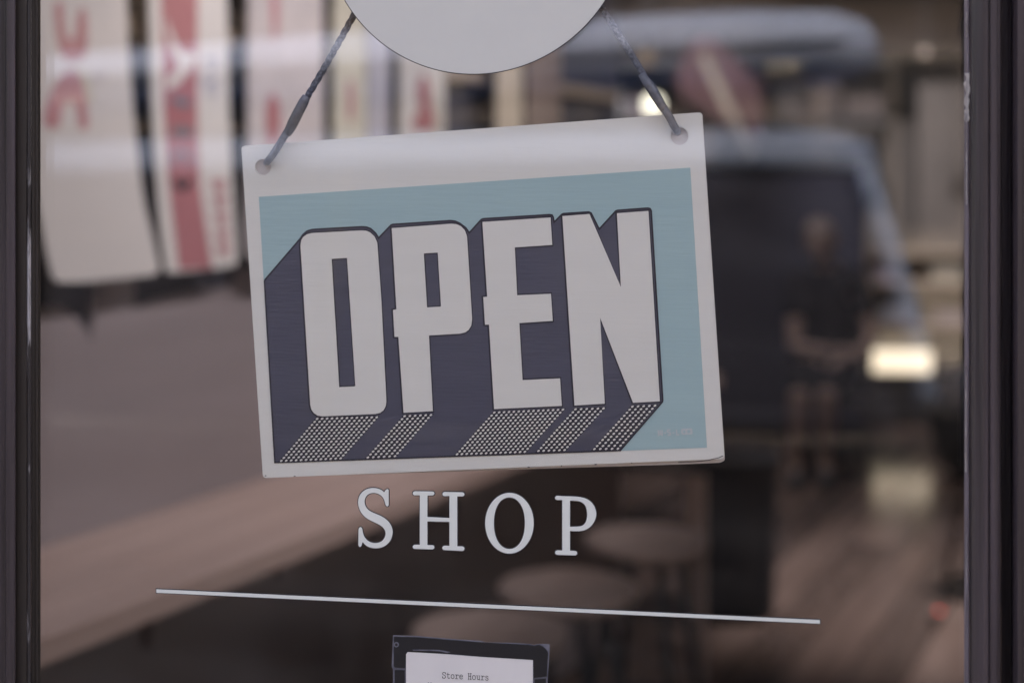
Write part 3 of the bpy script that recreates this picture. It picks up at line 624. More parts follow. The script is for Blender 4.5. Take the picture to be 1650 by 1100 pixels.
MB().loft([bs(-2.42, .10, 1.76, 1.82), bs(-2.36, .26, 1.735, 1.85), bs(-2.1, .37, 1.715, 1.90), bs(-1.0, .40, 1.74, 1.965), bs(0.0, .40, 1.77, 2.0), bs(.26, .36, 1.79, 1.995), bs(.36, .24, 1.82, 1.97), bs(.40, .08, 1.86, 1.93)]).build('shell', 'box_paint', rb, smooth=True)
MB().loft([bs(-2.43, .11, 1.785, 1.797), bs(-2.1, .385, 1.80, 1.813), bs(-1.0, .412, 1.836, 1.85), bs(0, .412, 1.872, 1.886), bs(.27, .37, 1.885, 1.898), bs(.41, .09, 1.888, 1.90)]).build('seam', 'car_black', rb)
for xl in (-1.9, -.8, .12): box('latch', (xl, .408, 1.80 + xl * .03), (.10, .03, .05), 'car_chrome', rb, .008)

# ------------------------------------------------------------------ inside: partition wall, bar ledge
A2 = W(-.793, 2.39, 0)                    # where the wall meets the ledge, at the left of the frame
def wl(t, n, z): return A2 + UD * t + ND * n + UP * z     # along the wall, off the wall, height
def wt(px, n=0.0):                        # photo column -> t on the wall (offset n)
    d = FW + RT * ((px - CX) / F); o = A2 + ND * n - CAM; o.z = 0
    # o + UD t = k d
    det = UD.x * (-d.y) - (-d.x) * UD.y
    return ((-o.x) * (-d.y) - (-d.x) * (-o.y)) / det
def wz(px, py, n=0.0):                    # photo pixel -> height on the wall
    p = wl(wt(px, n), n, 0) - CAM; p.z = 0
    return H + (HORIZON - py) / F * p.dot(FW)
wang = pang
def wbox(name, t0, t1, n0, n1, z0, z1, m, parent=None, bevel=0.0):
    c = wl((t0 + t1) / 2, (n0 + n1) / 2, (z0 + z1) / 2); o = box(name, c, (t1 - t0, n1 - n0, z1 - z0), m, parent, bevel); o.rotation_euler = (0, 0, wang); return o
mat('wall_board', (0.20, 0.165, 0.155), 0.55, base2=(0.165, 0.135, 0.128), scale=5, stretch=(1, 1, 0.2))
mat('lit_wall_brown', (0.25, 0.205, 0.205), 0.5, base2=(0.21, 0.172, 0.172), scale=3, stretch=(0.3, 0.3, 2), bump=0.05)
mat('bar_wood', (0.46, 0.325, 0.28), 0.42, base2=(0.34, 0.235, 0.20), scale=7, stretch=(0.10, 1.3, 1.3), lo=0.3, hi=0.7, bump=0.1, rough2=0.5)
mat('rail_wood', (0.34, 0.265, 0.205), 0.5, base2=(0.27, 0.205, 0.155), scale=10, stretch=(0.1, 1, 1))
mat('steel_dark', (0.05, 0.05, 0.055), 0.4, metallic=0.6)
mat('stool_wood', (0.42, 0.31, 0.27), 0.4, base2=(0.30, 0.215, 0.185), scale=9, stretch=(0.2, 1, 1), lo=0.3, hi=0.7)
pw = struct(wbox('wall_partition', -1.40, 2.62, -0.14, 0.0, 0.0, 2.9, 'wall_dark'))
plane_w = lambda n: (wl(0, n, 0), UD, UP, ND)
wp = lambda pts, n: [(wt(p[0], n), wz(p[0], p[1], n)) for p in pts]
# brown wall; its arched top edge draws the boards' shadows and light pools
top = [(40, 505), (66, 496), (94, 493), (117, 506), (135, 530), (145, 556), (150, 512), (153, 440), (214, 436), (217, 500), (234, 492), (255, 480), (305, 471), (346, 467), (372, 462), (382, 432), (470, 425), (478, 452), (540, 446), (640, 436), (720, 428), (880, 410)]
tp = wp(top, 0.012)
wn_ = flat('lit_wall_brown', [[(-1.38, 0.02)] + [(-1.38, tp[0][1])] + tp + [(2.60, tp[-1][1]), (2.60, 0.02)]], plane_w(0.008), 0.014, 'lit_wall_brown', None); wn_['kind'] = 'structure'
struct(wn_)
led = thing('bar_ledge', 'long pale wooden bar ledge along the brown wall behind the stools', 'ledge')
for i, (n0, n1) in enumerate(((0.018, 0.138), (0.1405, 0.252), (0.2545, 0.372))):
    wbox('plank', -1.36, 2.58, n0, n1, 0.862 + (0.0, 0.0006, 0.0002)[i], 0.900 + (0.0, 0.0006, 0.0002)[i], 'bar_wood', led, 0.003)
for t in (-1.0, 0.25, 1.4, 2.45):
    wbox('bracket', t - .02, t + .02, 0.02, 0.33, 0.822, 0.858, 'lit_wall_brown', led, .003); wbox('bracket', t - .02, t + .02, 0.018, 0.05, 0.66, 0.820, 'lit_wall_brown', led, .003)
rack = thing('board_rack', 'two pale wooden rails that carry the row of snowboards', 'rack')
for za, zb in ((wz(222, 56, .03), wz(222, 26, .03)), (wz(225, 207, .03), wz(225, 192, .03))): wbox('rail', -1.3, 2.55, 0.004, 0.032, za, zb, 'rail_wood', rack, .003)
for t in (-.9, .29, 1.05, 1.85):
    for z in (wz(222, 40, .03), wz(225, 199, .03)): wbox('peg', t - .008, t + .008, .033, .060, z - .008, z + .008, 'steel_dark', rack, .002)

# ------------------------------------------------------------------ snowboards on the wall
mat('b_cream', (0.57, 0.525, 0.50), 0.35, base2=(0.54, 0.495, 0.47), scale=3)
mat('b_cream2', (0.60, 0.56, 0.53), 0.35, base2=(0.57, 0.53, 0.50), scale=3)
mat('b_red', (0.40, 0.155, 0.165), 0.35, base2=(0.36, 0.135, 0.145), scale=4)
mat('b_pink', (0.46, 0.22, 0.23), 0.35)
mat('b_rose', (0.52, 0.46, 0.45), 0.35)
mat('b_yellow', (0.54, 0.50, 0.41), 0.35)
mat('b_grey', (0.44, 0.42, 0.46), 0.35)
mat('b_slate', (0.16, 0.18, 0.20), 0.35)
mat('b_black', (0.03, 0.03, 0.035), 0.35)
mat('b_tan', (0.55, 0.46, 0.36), 0.4, base2=(0.48, 0.40, 0.31), scale=4)
mat('b_brown', (0.27, 0.20, 0.17), 0.4)
mat('b_edge', (0.03, 0.03, 0.033), 0.5)
def snowboard(pxl, pxr, pybot, m, label, n0=0.062, zt=2.72, waist=0.90, lean=0.0, name='snowboard', square=0.5, px_outline=None):
    n1 = n0 + 0.012
    t0, t1 = wt(pxl, n1), wt(pxr, n1); z0 = wz((pxl + pxr) / 2, pybot, n1); w = (t1 - t0) / 2; tc = (t0 + t1) / 2; L = zt - z0
    left, right = [], []
    for i in range(17):
        v = i / 16; sd_ = waist + (1 - waist) * (abs(2 * v - 1) ** 1.6); x = tc + lean * (v * L); z = z0 + v * L
        if i == 0: left.append((x - w * sd_ * .55, z)); right.append((x + w * sd_ * .55, z)); z += .012
        if i == 16: z -= .012
        left.append((x - w * sd_, z)); right.append((x + w * sd_, z))
        if i == 16: left.append((x - w * sd_ * .55, z + .012)); right.append((x + w * sd_ * .55, z + .012))
    outline = right + left[::-1]
    k = [q for q in range(len(outline)) if (Vector(outline[q]) - Vector(outline[q - 1])).angle(Vector(outline[(q + 1) % len(outline)]) - Vector(outline[q])) > .6]
    new = []
    for q, p in enumerate(outline):
        if q in k:
            a, b, c = Vector(outline[q - 1]), Vector(p), Vector(outline[(q + 1) % len(outline)]); r = min(w * square, (a - b).length * .9, (c - b).length * .9)
            pa, pc = b + (a - b).normalized() * r, b + (c - b).normalized() * r
            new += [tuple((1 - t) ** 2 * pa + 2 * t * (1 - t) * b + t * t * pc) for t in (0, .2, .4, .6, .8, 1)]
        else: new.append(p)
    outline = new
    if px_outline: outline = smooth_poly([(wt(p[0], n1), wz(p[0], p[1], n1)) for p in px_outline], 3)
    root = thing(name, label, 'snowboard', wl(tc, n0, z0), 0, 'snowboards hung on the wall')
    o = flat('deck', [outline], plane_w((n0 + n1) / 2), n1 - n0, m, root); o.data.transform(Matrix.Translation(-root.location))
    inner = offset_poly(outline, 0.003)
    o = flat('edge', [inner], plane_w((n0 + n1) / 2 - .002), (n1 - n0) * .45, 'b_edge', root); o.data.transform(Matrix.Translation(-root.location))
    root['n1'] = n1
    return root
def deco(root, name, polys, m, layer=1):
    n = root['n1'] + 0.0006 * layer
    o = flat(name, [wp(p, n) for p in polys], plane_w(n), 0.0005, m, root); o.data.transform(Matrix.Translation(-root.location)); return o
b1 = snowboard(34, 259, 456, 'b_cream', 'wide cream snowboard with pink arch graphics, leftmost on the wall', px_outline=[(84, 440), (90, 451), (104, 455), (150, 453), (220, 446), (248, 442), (257, 434), (254, 418), (243, 370), (233, 330), (226, 280), (216, 190), (208, 90), (204, 0), (198, -150), (196, -300), (180, -340), (110, -350), (50, -340), (28, -300), (25, -150), (25, 0), (40, 180), (56, 300), (66, 356), (76, 407)])
deco(b1, 'graphic', [smooth_poly([(88, 8), (100, 6), (104, 40), (110, 62), (120, 60), (124, 30), (132, 12), (140, 30), (138, 90), (104, 96), (92, 60)], 3)], 'b_pink')
deco(b1, 'graphic', [smooth_poly([(70, 200), (78, 160), (98, 124), (118, 112), (132, 130), (140, 170), (142, 206), (128, 206), (122, 176), (112, 162), (102, 176), (94, 206)], 3)], 'b_pink')
deco(b1, 'graphic', [smooth_poly([(148, 118), (172, 116), (164, 132), (156, 134)], 3)], 'b_rose')
deco(b1, 'graphic', [smooth_poly([(126, 112), (136, 116), (152, 160), (148, 166), (138, 150)], 3)], 'b_yellow')
b2 = snowboard(244, 390, 437, 'b_cream2', 'cream snowboard with a broad red stripe and dark lettering down it', px_outline=[(268, 430), (272, 439), (286, 439), (330, 434), (366, 430), (380, 425), (383, 412), (381, 380), (375, 300), (370, 190), (367, 90), (366, 0), (362, -150), (360, -290), (346, -330), (300, -340), (258, -330), (242, -290), (239, -150), (240, 0), (243, 90), (246, 180), (250, 250), (256, 330), (262, 390)])
deco(b2, 'stripe', [[(258, -60), (318, -60), (318, 200), (322, 300), (342, 432), (288, 434), (272, 300), (264, 180)]], 'b_red')
deco(b2, 'graphic', [smooth_poly([(266, 30), (276, 50), (292, 84), (306, 84), (316, 92), (300, 120), (282, 140), (268, 142), (272, 126), (288, 108), (276, 80)], 3)], 'b_cream2', 2)
deco(b2, 'graphic', [smooth_poly([(256, -30), (300, -40), (312, 10), (290, 14), (270, 10)], 3)], 'b_red', 2)
deco(b2, 'letter', [smooth_poly([(278, 156), (304, 162), (306, 172), (296, 174), (280, 166)], 3)], 'b_slate', 2)
deco(b2, 'letter', [smooth_poly([(279, 206), (307, 206), (307, 218), (280, 218)], 3)], 'b_slate', 2)
def arch(cx, cy, rx, ry, w, down=False, n=12):
    s = 1 if down else -1
    return [(cx + rx * math.cos(math.pi * k / n), cy + s * ry * math.sin(math.pi * k / n)) for k in range(n + 1)] + [(cx - (rx - w) * math.cos(math.pi * k / n), cy + s * (ry - w) * math.sin(math.pi * k / n)) for k in range(n + 1)]
deco(b2, 'letter', [arch(292, 264, 16, 22, 6)], 'b_slate', 2)
deco(b2, 'letter', [arch(294, 288, 15, 20, 11, True)], 'b_black', 2)
deco(b2, 'letter', [smooth_poly([(330, 94), (350, 92), (352, 112), (336, 120), (332, 128), (354, 126), (353, 134), (326, 136), (326, 120), (343, 108), (342, 100), (331, 102)], 3)], 'b_grey', 2)
deco(b2, 'letter', [circle((342, 144), 11, 20), circle((342, 144), 6, 16)], 'b_grey', 3)
for i, yy in enumerate((292, 318, 345, 372, 396)):
    deco(b2, 'letter', [smooth_poly([(340 + i * 2, yy), (362 + i * 1.6, yy - 2), (366 + i * 1.4, yy + 6), (352 + i * 2, yy + 8), (366 + i * 1.4, yy + 14), (350 + i * 2, yy + 16)], 3)], 'b_pink', 2)
b3 = snowboard(398, 523, 430, 'b_rose', 'pale pink snowboard with a red drop above the left sign hole', waist=0.95)
deco(b3, 'graphic', [smooth_poly([(437, 150), (446, 158), (452, 180), (450, 215), (438, 240), (430, 215), (428, 180)], 3)], 'b_red')
deco(b3, 'graphic', [smooth_poly([(436, -40), (446, -20), (450, 20), (446, 62), (440, 62), (436, 20)], 3)], 'b_pink')
b4 = snowboard(538, 591, 424, 'b_yellow', 'narrow pale yellow board with a thin red streak', waist=0.96)
deco(b4, 'graphic', [smooth_poly([(562, 128), (570, 140), (570, 188), (565, 196), (560, 186), (560, 140)], 3)], 'b_pink')
b5 = snowboard(593, 628, 420, 'b_grey', 'narrow lavender grey board beside the pale yellow one', waist=0.97)
b6 = snowboard(643, 718, 414, 'b_cream2', 'cream board with red and yellow flames under the round sticker', waist=0.96)
deco(b6, 'graphic', [smooth_poly([(682, 118), (692, 140), (694, 170), (700, 186), (698, 208), (672, 210), (664, 196), (676, 176), (672, 146)], 3)], 'b_red')
deco(b6, 'graphic', [smooth_poly([(700, 150), (710, 170), (712, 214), (701, 214), (704, 186)], 3)], 'b_yellow')
b7 = snowboard(800, 842, 400, 'b_tan', 'narrow pale tan board hung apart, right of the sticker centre', waist=0.97)
b8 = snowboard(850, 904, 396, 'b_brown', 'dull brown board last in the row on the wall', waist=0.97)

# ------------------------------------------------------------------ stools at the ledge
def stool(cx, cf, label, backpost=False):
    c = W(cx, cf, 0); root = thing('bar_stool', label, 'stool', c, wang, 'stools at the bar ledge')
    MB().lathe([(.06, .612), (.135, .614), (.150, .622), (.153, .634), (.150, .646), (.135, .650), (.09, .646), (.02, .644)], seg=36).build('seat', 'stool_wood', root, smooth=True)
    for k in range(4):
        a = math.pi / 4 + k * math.pi / 2
        MB().tube([(.085 * math.cos(a), .085 * math.sin(a), .614), (.185 * math.cos(a), .185 * math.sin(a), .0)], [.013, .011], 8).build('leg', 'steel_dark', root, smooth=True)
    ring = [(.150 * math.cos(2 * math.pi * k / 24), .150 * math.sin(2 * math.pi * k / 24), .23) for k in range(25)]
    MB().tube(ring, .008, 6, False).build('foot_ring', 'steel_dark', root, smooth=True)
    return root
stool(-.045, 2.74, 'wooden bar stool nearest the door, just above the store hours card')
stool(.118, 3.04, 'second wooden bar stool from the door, below the letter P')
st3 = stool(.325, 3.46, 'third wooden bar stool, right of the letter P, beside the pale post')
# pale upright of a stand next to the third stool
ps = P(1122, 950, 3.62)
stn = thing('wooden_stand', 'slim pale wooden post stand between the third stool and the black bin', 'stand', (ps.x, ps.y, 0), wang)
box('post', (0, 0, .395), (.038, .045, .74), 'stool_wood', stn, .004); box('base', (0, 0, .0125), (.24, .24, .025), 'steel_dark', stn, .004); box('top_bar', (-.0, .10, .775), (.03, .24, .02), 'steel_dark', stn, .003)
mat('bin_black', (0.007, 0.0075, 0.010), 0.7, spec=0.15)
bc = P(1182, 980, 5.0)
bn_ = thing('waste_bin', 'black round waste bin standing on the floor right of the word SHOP', 'bin', (bc.x, bc.y, 0))
MB().lathe([(.10, .0), (.135, .0), (.14, .02), (.158, .52), (.162, .54), (.150, .545), (.146, .52), (.13, .03), (.02, .025)], seg=32).build('body', 'bin_black', bn_, smooth=True)
MB().lathe([(.163, .53), (.168, .535), (.168, .556), (.160, .56), (.152, .556)], seg=32).build('rim', 'bin_black', bn_, smooth=True)

# ------------------------------------------------------------------ the back of the shop
mat('navy_cab', (0.017, 0.018, 0.031), 0.6, spec=0.2, base2=(0.014, 0.015, 0.026), scale=4)
mat('shelf_wood', (0.34, 0.26, 0.21), 0.5, base2=(0.27, 0.20, 0.16), scale=8, stretch=(0.1, 1, 1))
mat('black_wood', (0.03, 0.027, 0.028), 0.5)
def xat(px, fw): return P(px, 300, fw)
def span(name, pxa, pxb, fw, z0, z1, depth, m, parent=None, bevel=0.004):
    a, b = xat(pxa, fw), xat(pxb, fw); yy = (a.y + b.y) / 2
    return box(name, ((a.x + b.x) / 2, yy + depth / 2, (z0 + z1) / 2), (abs(b.x - a.x), depth, z1 - z0), m, parent, bevel)
cab = thing('tall_cabinet', 'tall dark navy cabinet behind the seated person', 'cabinet')
span('carcass', 1000, 1392, 8.5, 0.06, 1.60, 0.45, 'navy_cab', cab)
for i in range(4): span('door', 1003 + i * 97.5, 1097.5 + i * 97.5, 8.48, 0.10, 1.57, 0.02, 'navy_cab', cab, 0.003)
span('top', 990, 1400, 8.46, 1.603, 1.64, 0.52, 'black_wood', cab)
span('plinth', 1004, 1388, 8.56, 0.0, 0.058, 0.38, 'black_wood', cab)
bk = struct(span('bulkhead', 840, 1750, 8.75, 2.30, 2.895, 0.5, 'bulkhead'))
she = thing('shelf_unit', 'low wooden shelf unit with a glowing light bar, right of the seated person', 'shelf unit')
FWS = 8.95
zz = lambda py: H + (HORIZON - py) / F * FWS
span('back_panel', 1384, 1640, FWS + .36, 0.02, zz(404), 0.02, 'shelf_wood', she)
for py, m in ((408, 'shelf_wood'), (458, 'shelf_wood'), (528, 'shelf_wood')): span('shelf', 1384, 1640, FWS, zz(py + 6), zz(py - 2), 0.35, m, she)
for pa, pb in ((1378, 1383), (1641, 1647)): span('side', pa, pb, FWS - .005, 0.0, zz(400), 0.385, 'shelf_wood', she)
span('base', 1384.5, 1639, FWS - .02, 0.0, zz(604), 0.36, 'black_wood', she)
mat('light_bar', (0.9, 0.88, 0.8), 0.5, emit=(1.0, 0.96, 0.88), estr=0.135)
lb = thing('light_bar', 'glowing warm white light bar in the low shelf unit', 'lamp')
span('diffuser', 1388, 1500, FWS - .012, zz(600), zz(564), 0.05, 'light_bar', lb, 0.012)
span('housing', 1386, 1502, FWS + .042, zz(601), zz(563), 0.04, 'black_wood', lb, 0.004)
mat('i_cream', (0.70, 0.62, 0.50), 0.5); mat('i_brown', (0.13, 0.09, 0.075), 0.6); mat('i_grey', (0.30, 0.29, 0.31), 0.6); mat('i_white', (0.72, 0.70, 0.68), 0.6); mat('i_blue', (0.42, 0.46, 0.55), 0.7); mat('i_mauve', (0.40, 0.33, 0.36), 0.7); mat('i_dark', (0.06, 0.05, 0.05), 0.6)
def carton(pxa, pxb, pya, pyb, fw, m, label, depth=.2, base=None, cat='box', name='carton'):
    za = base if base is not None else H + (HORIZON - pyb) / F * fw; zb = H + (HORIZON - pya) / F * fw
    a, b = xat(pxa, fw), xat(pxb, fw); c = ((a.x + b.x) / 2, (a.y + b.y) / 2 + depth / 2, za)
    root = thing(name, label, cat, c); w = abs(b.x - a.x); h = zb - za
    box('carton_body', (0, 0, h * .45), (w, depth, h * .9), m, root, .004); box('lid', (0, 0, h * .93), (w + .006, depth + .006, h * .12), m, root, .004)
    return root
sh1, sh2 = zz(456) + .001, zz(526) + .001
carton(1502, 1552, 428, 454, FWS + .05, 'i_cream', 'bright cream box on the upper shelf of the low unit', base=sh1)
carton(1388, 1404, 436, 456, FWS + .06, 'i_brown', 'small brown box at the left end of the upper shelf', base=sh1)
carton(1412, 1440, 432, 456, FWS + .08, 'i_mauve', 'mauve box in the middle of the upper shelf', base=sh1)
carton(1386, 1408, 480, 526, FWS + .06, 'i_brown', 'tall brown box at the left end of the lower shelf', base=sh2)
carton(1420, 1470, 492, 526, FWS + .08, 'i_grey', 'grey box in the middle of the lower shelf', base=sh2)
carton(1510, 1556, 500, 526, FWS + .06, 'i_mauve', 'mauve box at the right end of the lower shelf', base=sh2)
zt_ = zz(399)
# bright paper stack just above the light bar
carton(1400, 1494, 532, 562, FWS + .09, 'i_cream', 'wide cream box just above the light bar', base=zz(562))
pil = thing('wall_post', 'tan plastered post against the back wall at the right', 'post', xat(1528, 9.25) * 1)
pil.location.z = 0
for pa, pb in ((1500, 1600),):
    a, b = xat(pa, 9.25), xat(pb, 9.25); box('shaft', (0, 0, 1.16), (b.x - a.x, .16, 2.30), 'wall_tan', pil, .004); box('foot', (0, 0, .06), (b.x - a.x + .02, .18, .12), 'black_wood', pil, .004)
# high shelf with folded clothes and cartons
hs = thing('high_shelf', 'dark shelf high on the back wall carrying clothes and boxes', 'shelf')
FWH = 8.98; zh = H + (HORIZON - 192) / F * FWH
span('board', 720, 1432, FWH, zh - .035, zh, 0.36, 'black_wood', hs)
span('board', 720, 1432, FWH, zh + .33, zh + .355, 0.36, 'black_wood', hs)
for px in (722, 900, 1060, 1240, 1428): span('bracket', px - 2, px + 2, FWH + .02, zh - .16, zh - .037, .30, 'black_wood', hs)
def folded(pxa, pxb, n, m, label):
    a, b = xat(pxa, FWH + .04), xat(pxb, FWH + .04); root = thing('folded_clothes', label, 'clothes', ((a.x + b.x) / 2, (a.y + b.y) / 2 + .13, zh + .001), 0, 'folded clothes on the high shelf')
    for i in range(n):
        q = box('garment', (rnd.uniform(-.01, .01), rnd.uniform(-.01, .01), .0225 + i * .046), ((b.x - a.x) * rnd.uniform(.9, 1), .24, .044), m if i % 2 == 0 else 'i_grey', root, .018, 0, 3)
    return root
folded(902, 962, 5, 'i_blue', 'pale blue folded clothes on the high shelf, nearest the boards')
folded(968, 1006, 4, 'i_white', 'white and grey folded clothes on the high shelf')
folded(1012, 1070, 3, 'i_mauve', 'mauve folded clothes on the high shelf')
for a, b, h, m, l in ((1246, 1300, 45, 'i_dark', 'dark box on the high shelf, right of the red pennant'), (1306, 1352, 60, 'i_brown', 'brown box on the high shelf, middle of three'), (1360, 1424, 40, 'i_brown', 'low brown box at the right end of the high shelf'), (735, 792, 60, 'i_brown', 'brown box on the high shelf behind the hanging boards')):
    carton(a, b, 192 - h, 192, FWH + .05, m, l, base=zh + .001)
# pole and red pennant
mat('pole_wood', (0.40, 0.34, 0.28), 0.5, base2=(0.44, 0.37, 0.28), scale=12); mat('red_cloth', (0.165, 0.085, 0.085), 0.8, base2=(0.14, 0.072, 0.072), scale=8)
p0 = P(1216, 262, 8.62); p0.z = 1.642; p1 = P(1104, 28, 8.62); pdir = (p1 - p0).normalized(); p1 = p0 + pdir * ((2.29 - p0.z) / pdir.z)
pol = thing('wooden_pole', 'pale wooden pole leaning from the cabinet top across the red pennant', 'pole', p0)
MB().tube([(0, 0, 0), tuple(p1 - p0)], .030, 12).build('shaft', 'pole_wood', pol, smooth=True)
MB().lathe([(.02, 0), (.036, .0), (.037, .03), (.031, .035)], seg=14).build('foot', 'black_wood', pol)
pen = thing('red_pennant', 'dull red pennant hanging behind the pale leaning pole', 'pennant')
mb = MB(); FWP = 8.72
rows = [(1118, 1152, 60), (1102, 1184, 92), (1088, 1222, 130), (1104, 1230, 162), (1162, 1228, 195), (1194, 1222, 226)]
N = 14; rings = []
for (a, b, y) in rows:
    rings.append([P(a + (b - a) * i / N, y + 4 * math.sin(i * 1.1), FWP + .025 * math.sin(i * 1.3 + y * .03)) for i in range(N + 1)])
mb.loft(rings, closed=False, cap=False)
pn = mb.build('cloth', 'red_cloth', pen, smooth=True, fix=False); so = pn.modifiers.new('solid', 'SOLIDIFY'); so.thickness = .004
MB().tube([P(1112, 60, FWP), P(1158, 60, FWP)], .008, 8).build('rod', 'black_wood', pen)
MB().tube([P(1133, 60, FWP), P(1133, 60, FWP) + Vector((0, 0, .02)), Vector((P(1133, 60, FWP).x, P(1133, 60, FWP).y, 2.899))], .003, 6).build('string', 'black_wood', pen)

# ------------------------------------------------------------------ lamps
def pendant(px, py, fw, r, col, estr, label, watt=0, name='pendant_lamp'):
    c = P(px, py, fw); root = thing(name, label, 'lamp', c, 0, 'small lit lamps hanging in the shop')
    m = 'bulb_%d_%d' % (px, py); mat(m, (0.25, 0.22, 0.19), 0.4, emit=col, estr=estr)
    MB().lathe([(r * .1, -r), (r * .5, -r * .87), (r * .87, -r * .5), (r, 0), (r * .87, r * .5), (r * .5, r * .87), (r * .3, r * 1.1)], seg=20).build('bulb', m, root, smooth=True)
    MB().lathe([(r * .45, r * .8), (r * .5, r * .9), (r * .42, r * 2.2), (r * .1, r * 2.4)], seg=14).build('socket', 'black_wood', root, smooth=True)
    MB().tube([(0, 0, r * 2.3), (0, 0, CZ - c.z)], .004, 6).build('flex', 'black_wood', root)
    return root
pendant(1052, 168, 6.4, .044, (0.86, 0.97, 1.02), .30, 'bright white globe lamp peeping over the top right of the sign')
pendant(1042, 92, 7.4, .045, (1.0, 0.78, 0.62), 0.022, 'dim amber globe lamp beside the right cord')
pendant(1490, 85, 7.8, .024, (1.0, 0.62, 0.48), 0.014, 'small orange lamp in the dark upper right corner')
mat('led_red', (0.5, 0.05, 0.05), 0.4, emit=(1.0, 0.12, 0.10), estr=0.28)
pc = P(1507, 945, 4.9)
stp = thing('power_strip', 'power strip with a small red light on the floor at the right', 'power strip', (pc.x, pc.y, 0), wang)
box('housing', (0, 0, .02), (.10, .035, .022), 'i_brown', stp, .006); box('switch', (.03, -.008, .026), (.022, .016, .014), 'led_red', stp, .003)
for i in range(2): box('socket', (-.032 + i * .03, 0, .023), (.02, .022, .004), 'i_dark', stp, .002)
# ceiling spotlights over the boards; unseen ones deeper in are added to brighten
def spot(loc, target, watt, label, col=(0.82, 0.94, 1.30), ang=70, blend=.6):
    loc, target = Vector(loc), Vector(target); root = thing('unseen_spotlight', label, 'lamp', loc, 0, 'ceiling spotlights'); d = (target - loc).normalized()
    rot = d.to_track_quat('-Z', 'Y').to_euler()
    o = MB().lathe([(.02, .13), (.038, .12), (.045, .0), (.045, -.02), (.041, -.02), (.036, .0), (.01, .01)], seg=20).build('head', 'black_wood', root, smooth=True); o.rotation_euler = rot
    MB().tube([(0, 0, .06), (0, 0, CZ - loc.z)], .008, 8).build('stem', 'black_wood', root)
    MB().lathe([(.05, CZ - loc.z - .02), (.05, CZ - loc.z - .002)], seg=18).build('mount', 'black_wood', root)
    l = bpy.data.lights.new('spotlight', 'SPOT'); l.energy = watt; l.spot_size = math.radians(ang); l.spot_blend = blend; l.color = col; l.shadow_soft_size = .04
    lo = bpy.data.objects.new('beam', l); COL.objects.link(lo); lo.parent = root; lo.rotation_euler = rot; lo.location = d * .025
    return root
spot(wl(0.1, 1.35, 2.72), wl(0.1, 0, 1.60), SPOT_B, 'ceiling spotlight aimed at the leftmost snowboards')
spot(wl(1.1, 1.35, 2.72), wl(1.0, 0, 1.60), SPOT_B * .8, 'ceiling spotlight aimed at the middle snowboards')
spot(wl(2.2, 1.45, 2.72), wl(2.0, 0, 1.50), SPOT_B * .7, 'ceiling spotlight aimed at the last snowboards')
for px, fw, tpx, tfw, tz, e, an, l in ((1545, 4.9, 1550, 5.2, 0.0, 3.1, 54, 'added unseen spotlight over the open floor'), (1440, 6.9, 1490, 9.3, 1.15, 1.5, 58, 'added unseen spotlight aimed at the tan back wall'), (1010, 7.0, 1090, 9.1, 1.95, 1.5, 46, 'added unseen spotlight aimed at the folded clothes')):  # lamps added to brighten the floor, back wall and clothes
    a = xat(px, fw); b = xat(tpx, tfw); spot((a.x, a.y, 2.74), (b.x, b.y, tz), SPOT_R * e, l, ang=an, blend=.8)
for px, fw, e, l in ((1250, 6.6, 0.8, 'added unseen spotlight over the seated person'),):
    a = xat(px, fw); b = xat(px + 20, fw + 1.1); spot((a.x, a.y, 2.74), (b.x, b.y, .3), SPOT_R * e, l, ang=78, blend=.8)

# ------------------------------------------------------------------ the seated person
mat('skin', (0.34, 0.23, 0.19), 0.5, base2=(0.30, 0.20, 0.165), scale=12); mat('shirt', (0.007, 0.007, 0.010), 0.9, spec=0.1); mat('shorts', (0.007, 0.007, 0.009), 0.9, spec=0.1); mat('hair', (0.14, 0.10, 0.085), 0.7); mat('eye', (0.02, 0.02, 0.02), 0.2); mat('shoe', (0.04, 0.04, 0.045), 0.6)
def skin_mesh(chains, name, sub=2):
    """chains: list of lists of (Vector, radius); first point of later chains equal to an earlier point joins them"""
    verts, rad, edges, idx = [], [], [], {}
    for ch in chains:
        prev = None
        for p, r in ch:
            key = tuple(round(c, 4) for c in p)
            if key not in idx: idx[key] = len(verts); verts.append(tuple(p)); rad.append(r)
            i = idx[key]
            if prev is not None and prev != i: edges.append((prev, i))
            prev = i
    me = bpy.data.meshes.new(name); me.from_pydata(verts, edges, []); o = bpy.data.objects.new(name, me); COL.objects.link(o)
    m = o.modifiers.new('skin', 'SKIN'); m.use_smooth_shade = True
    lay = me.skin_vertices[0].data
    for i, r in enumerate(rad): lay[i].radius = (r, r); lay[i].use_root = (i == 0)
    s = o.modifiers.new('sub', 'SUBSURF'); s.levels = sub; s.render_levels = sub
    dg = bpy.context.evaluated_depsgraph_get(); res = bpy.data.meshes.new_from_object(o.evaluated_get(dg)); bpy.data.objects.remove(o); bpy.data.meshes.remove(me)
    return res
base = W(1.67, 7.5, 0)
per = thing('person', 'seated person in dark T-shirt and dark shorts before the navy cabinet', 'person', base, TH)
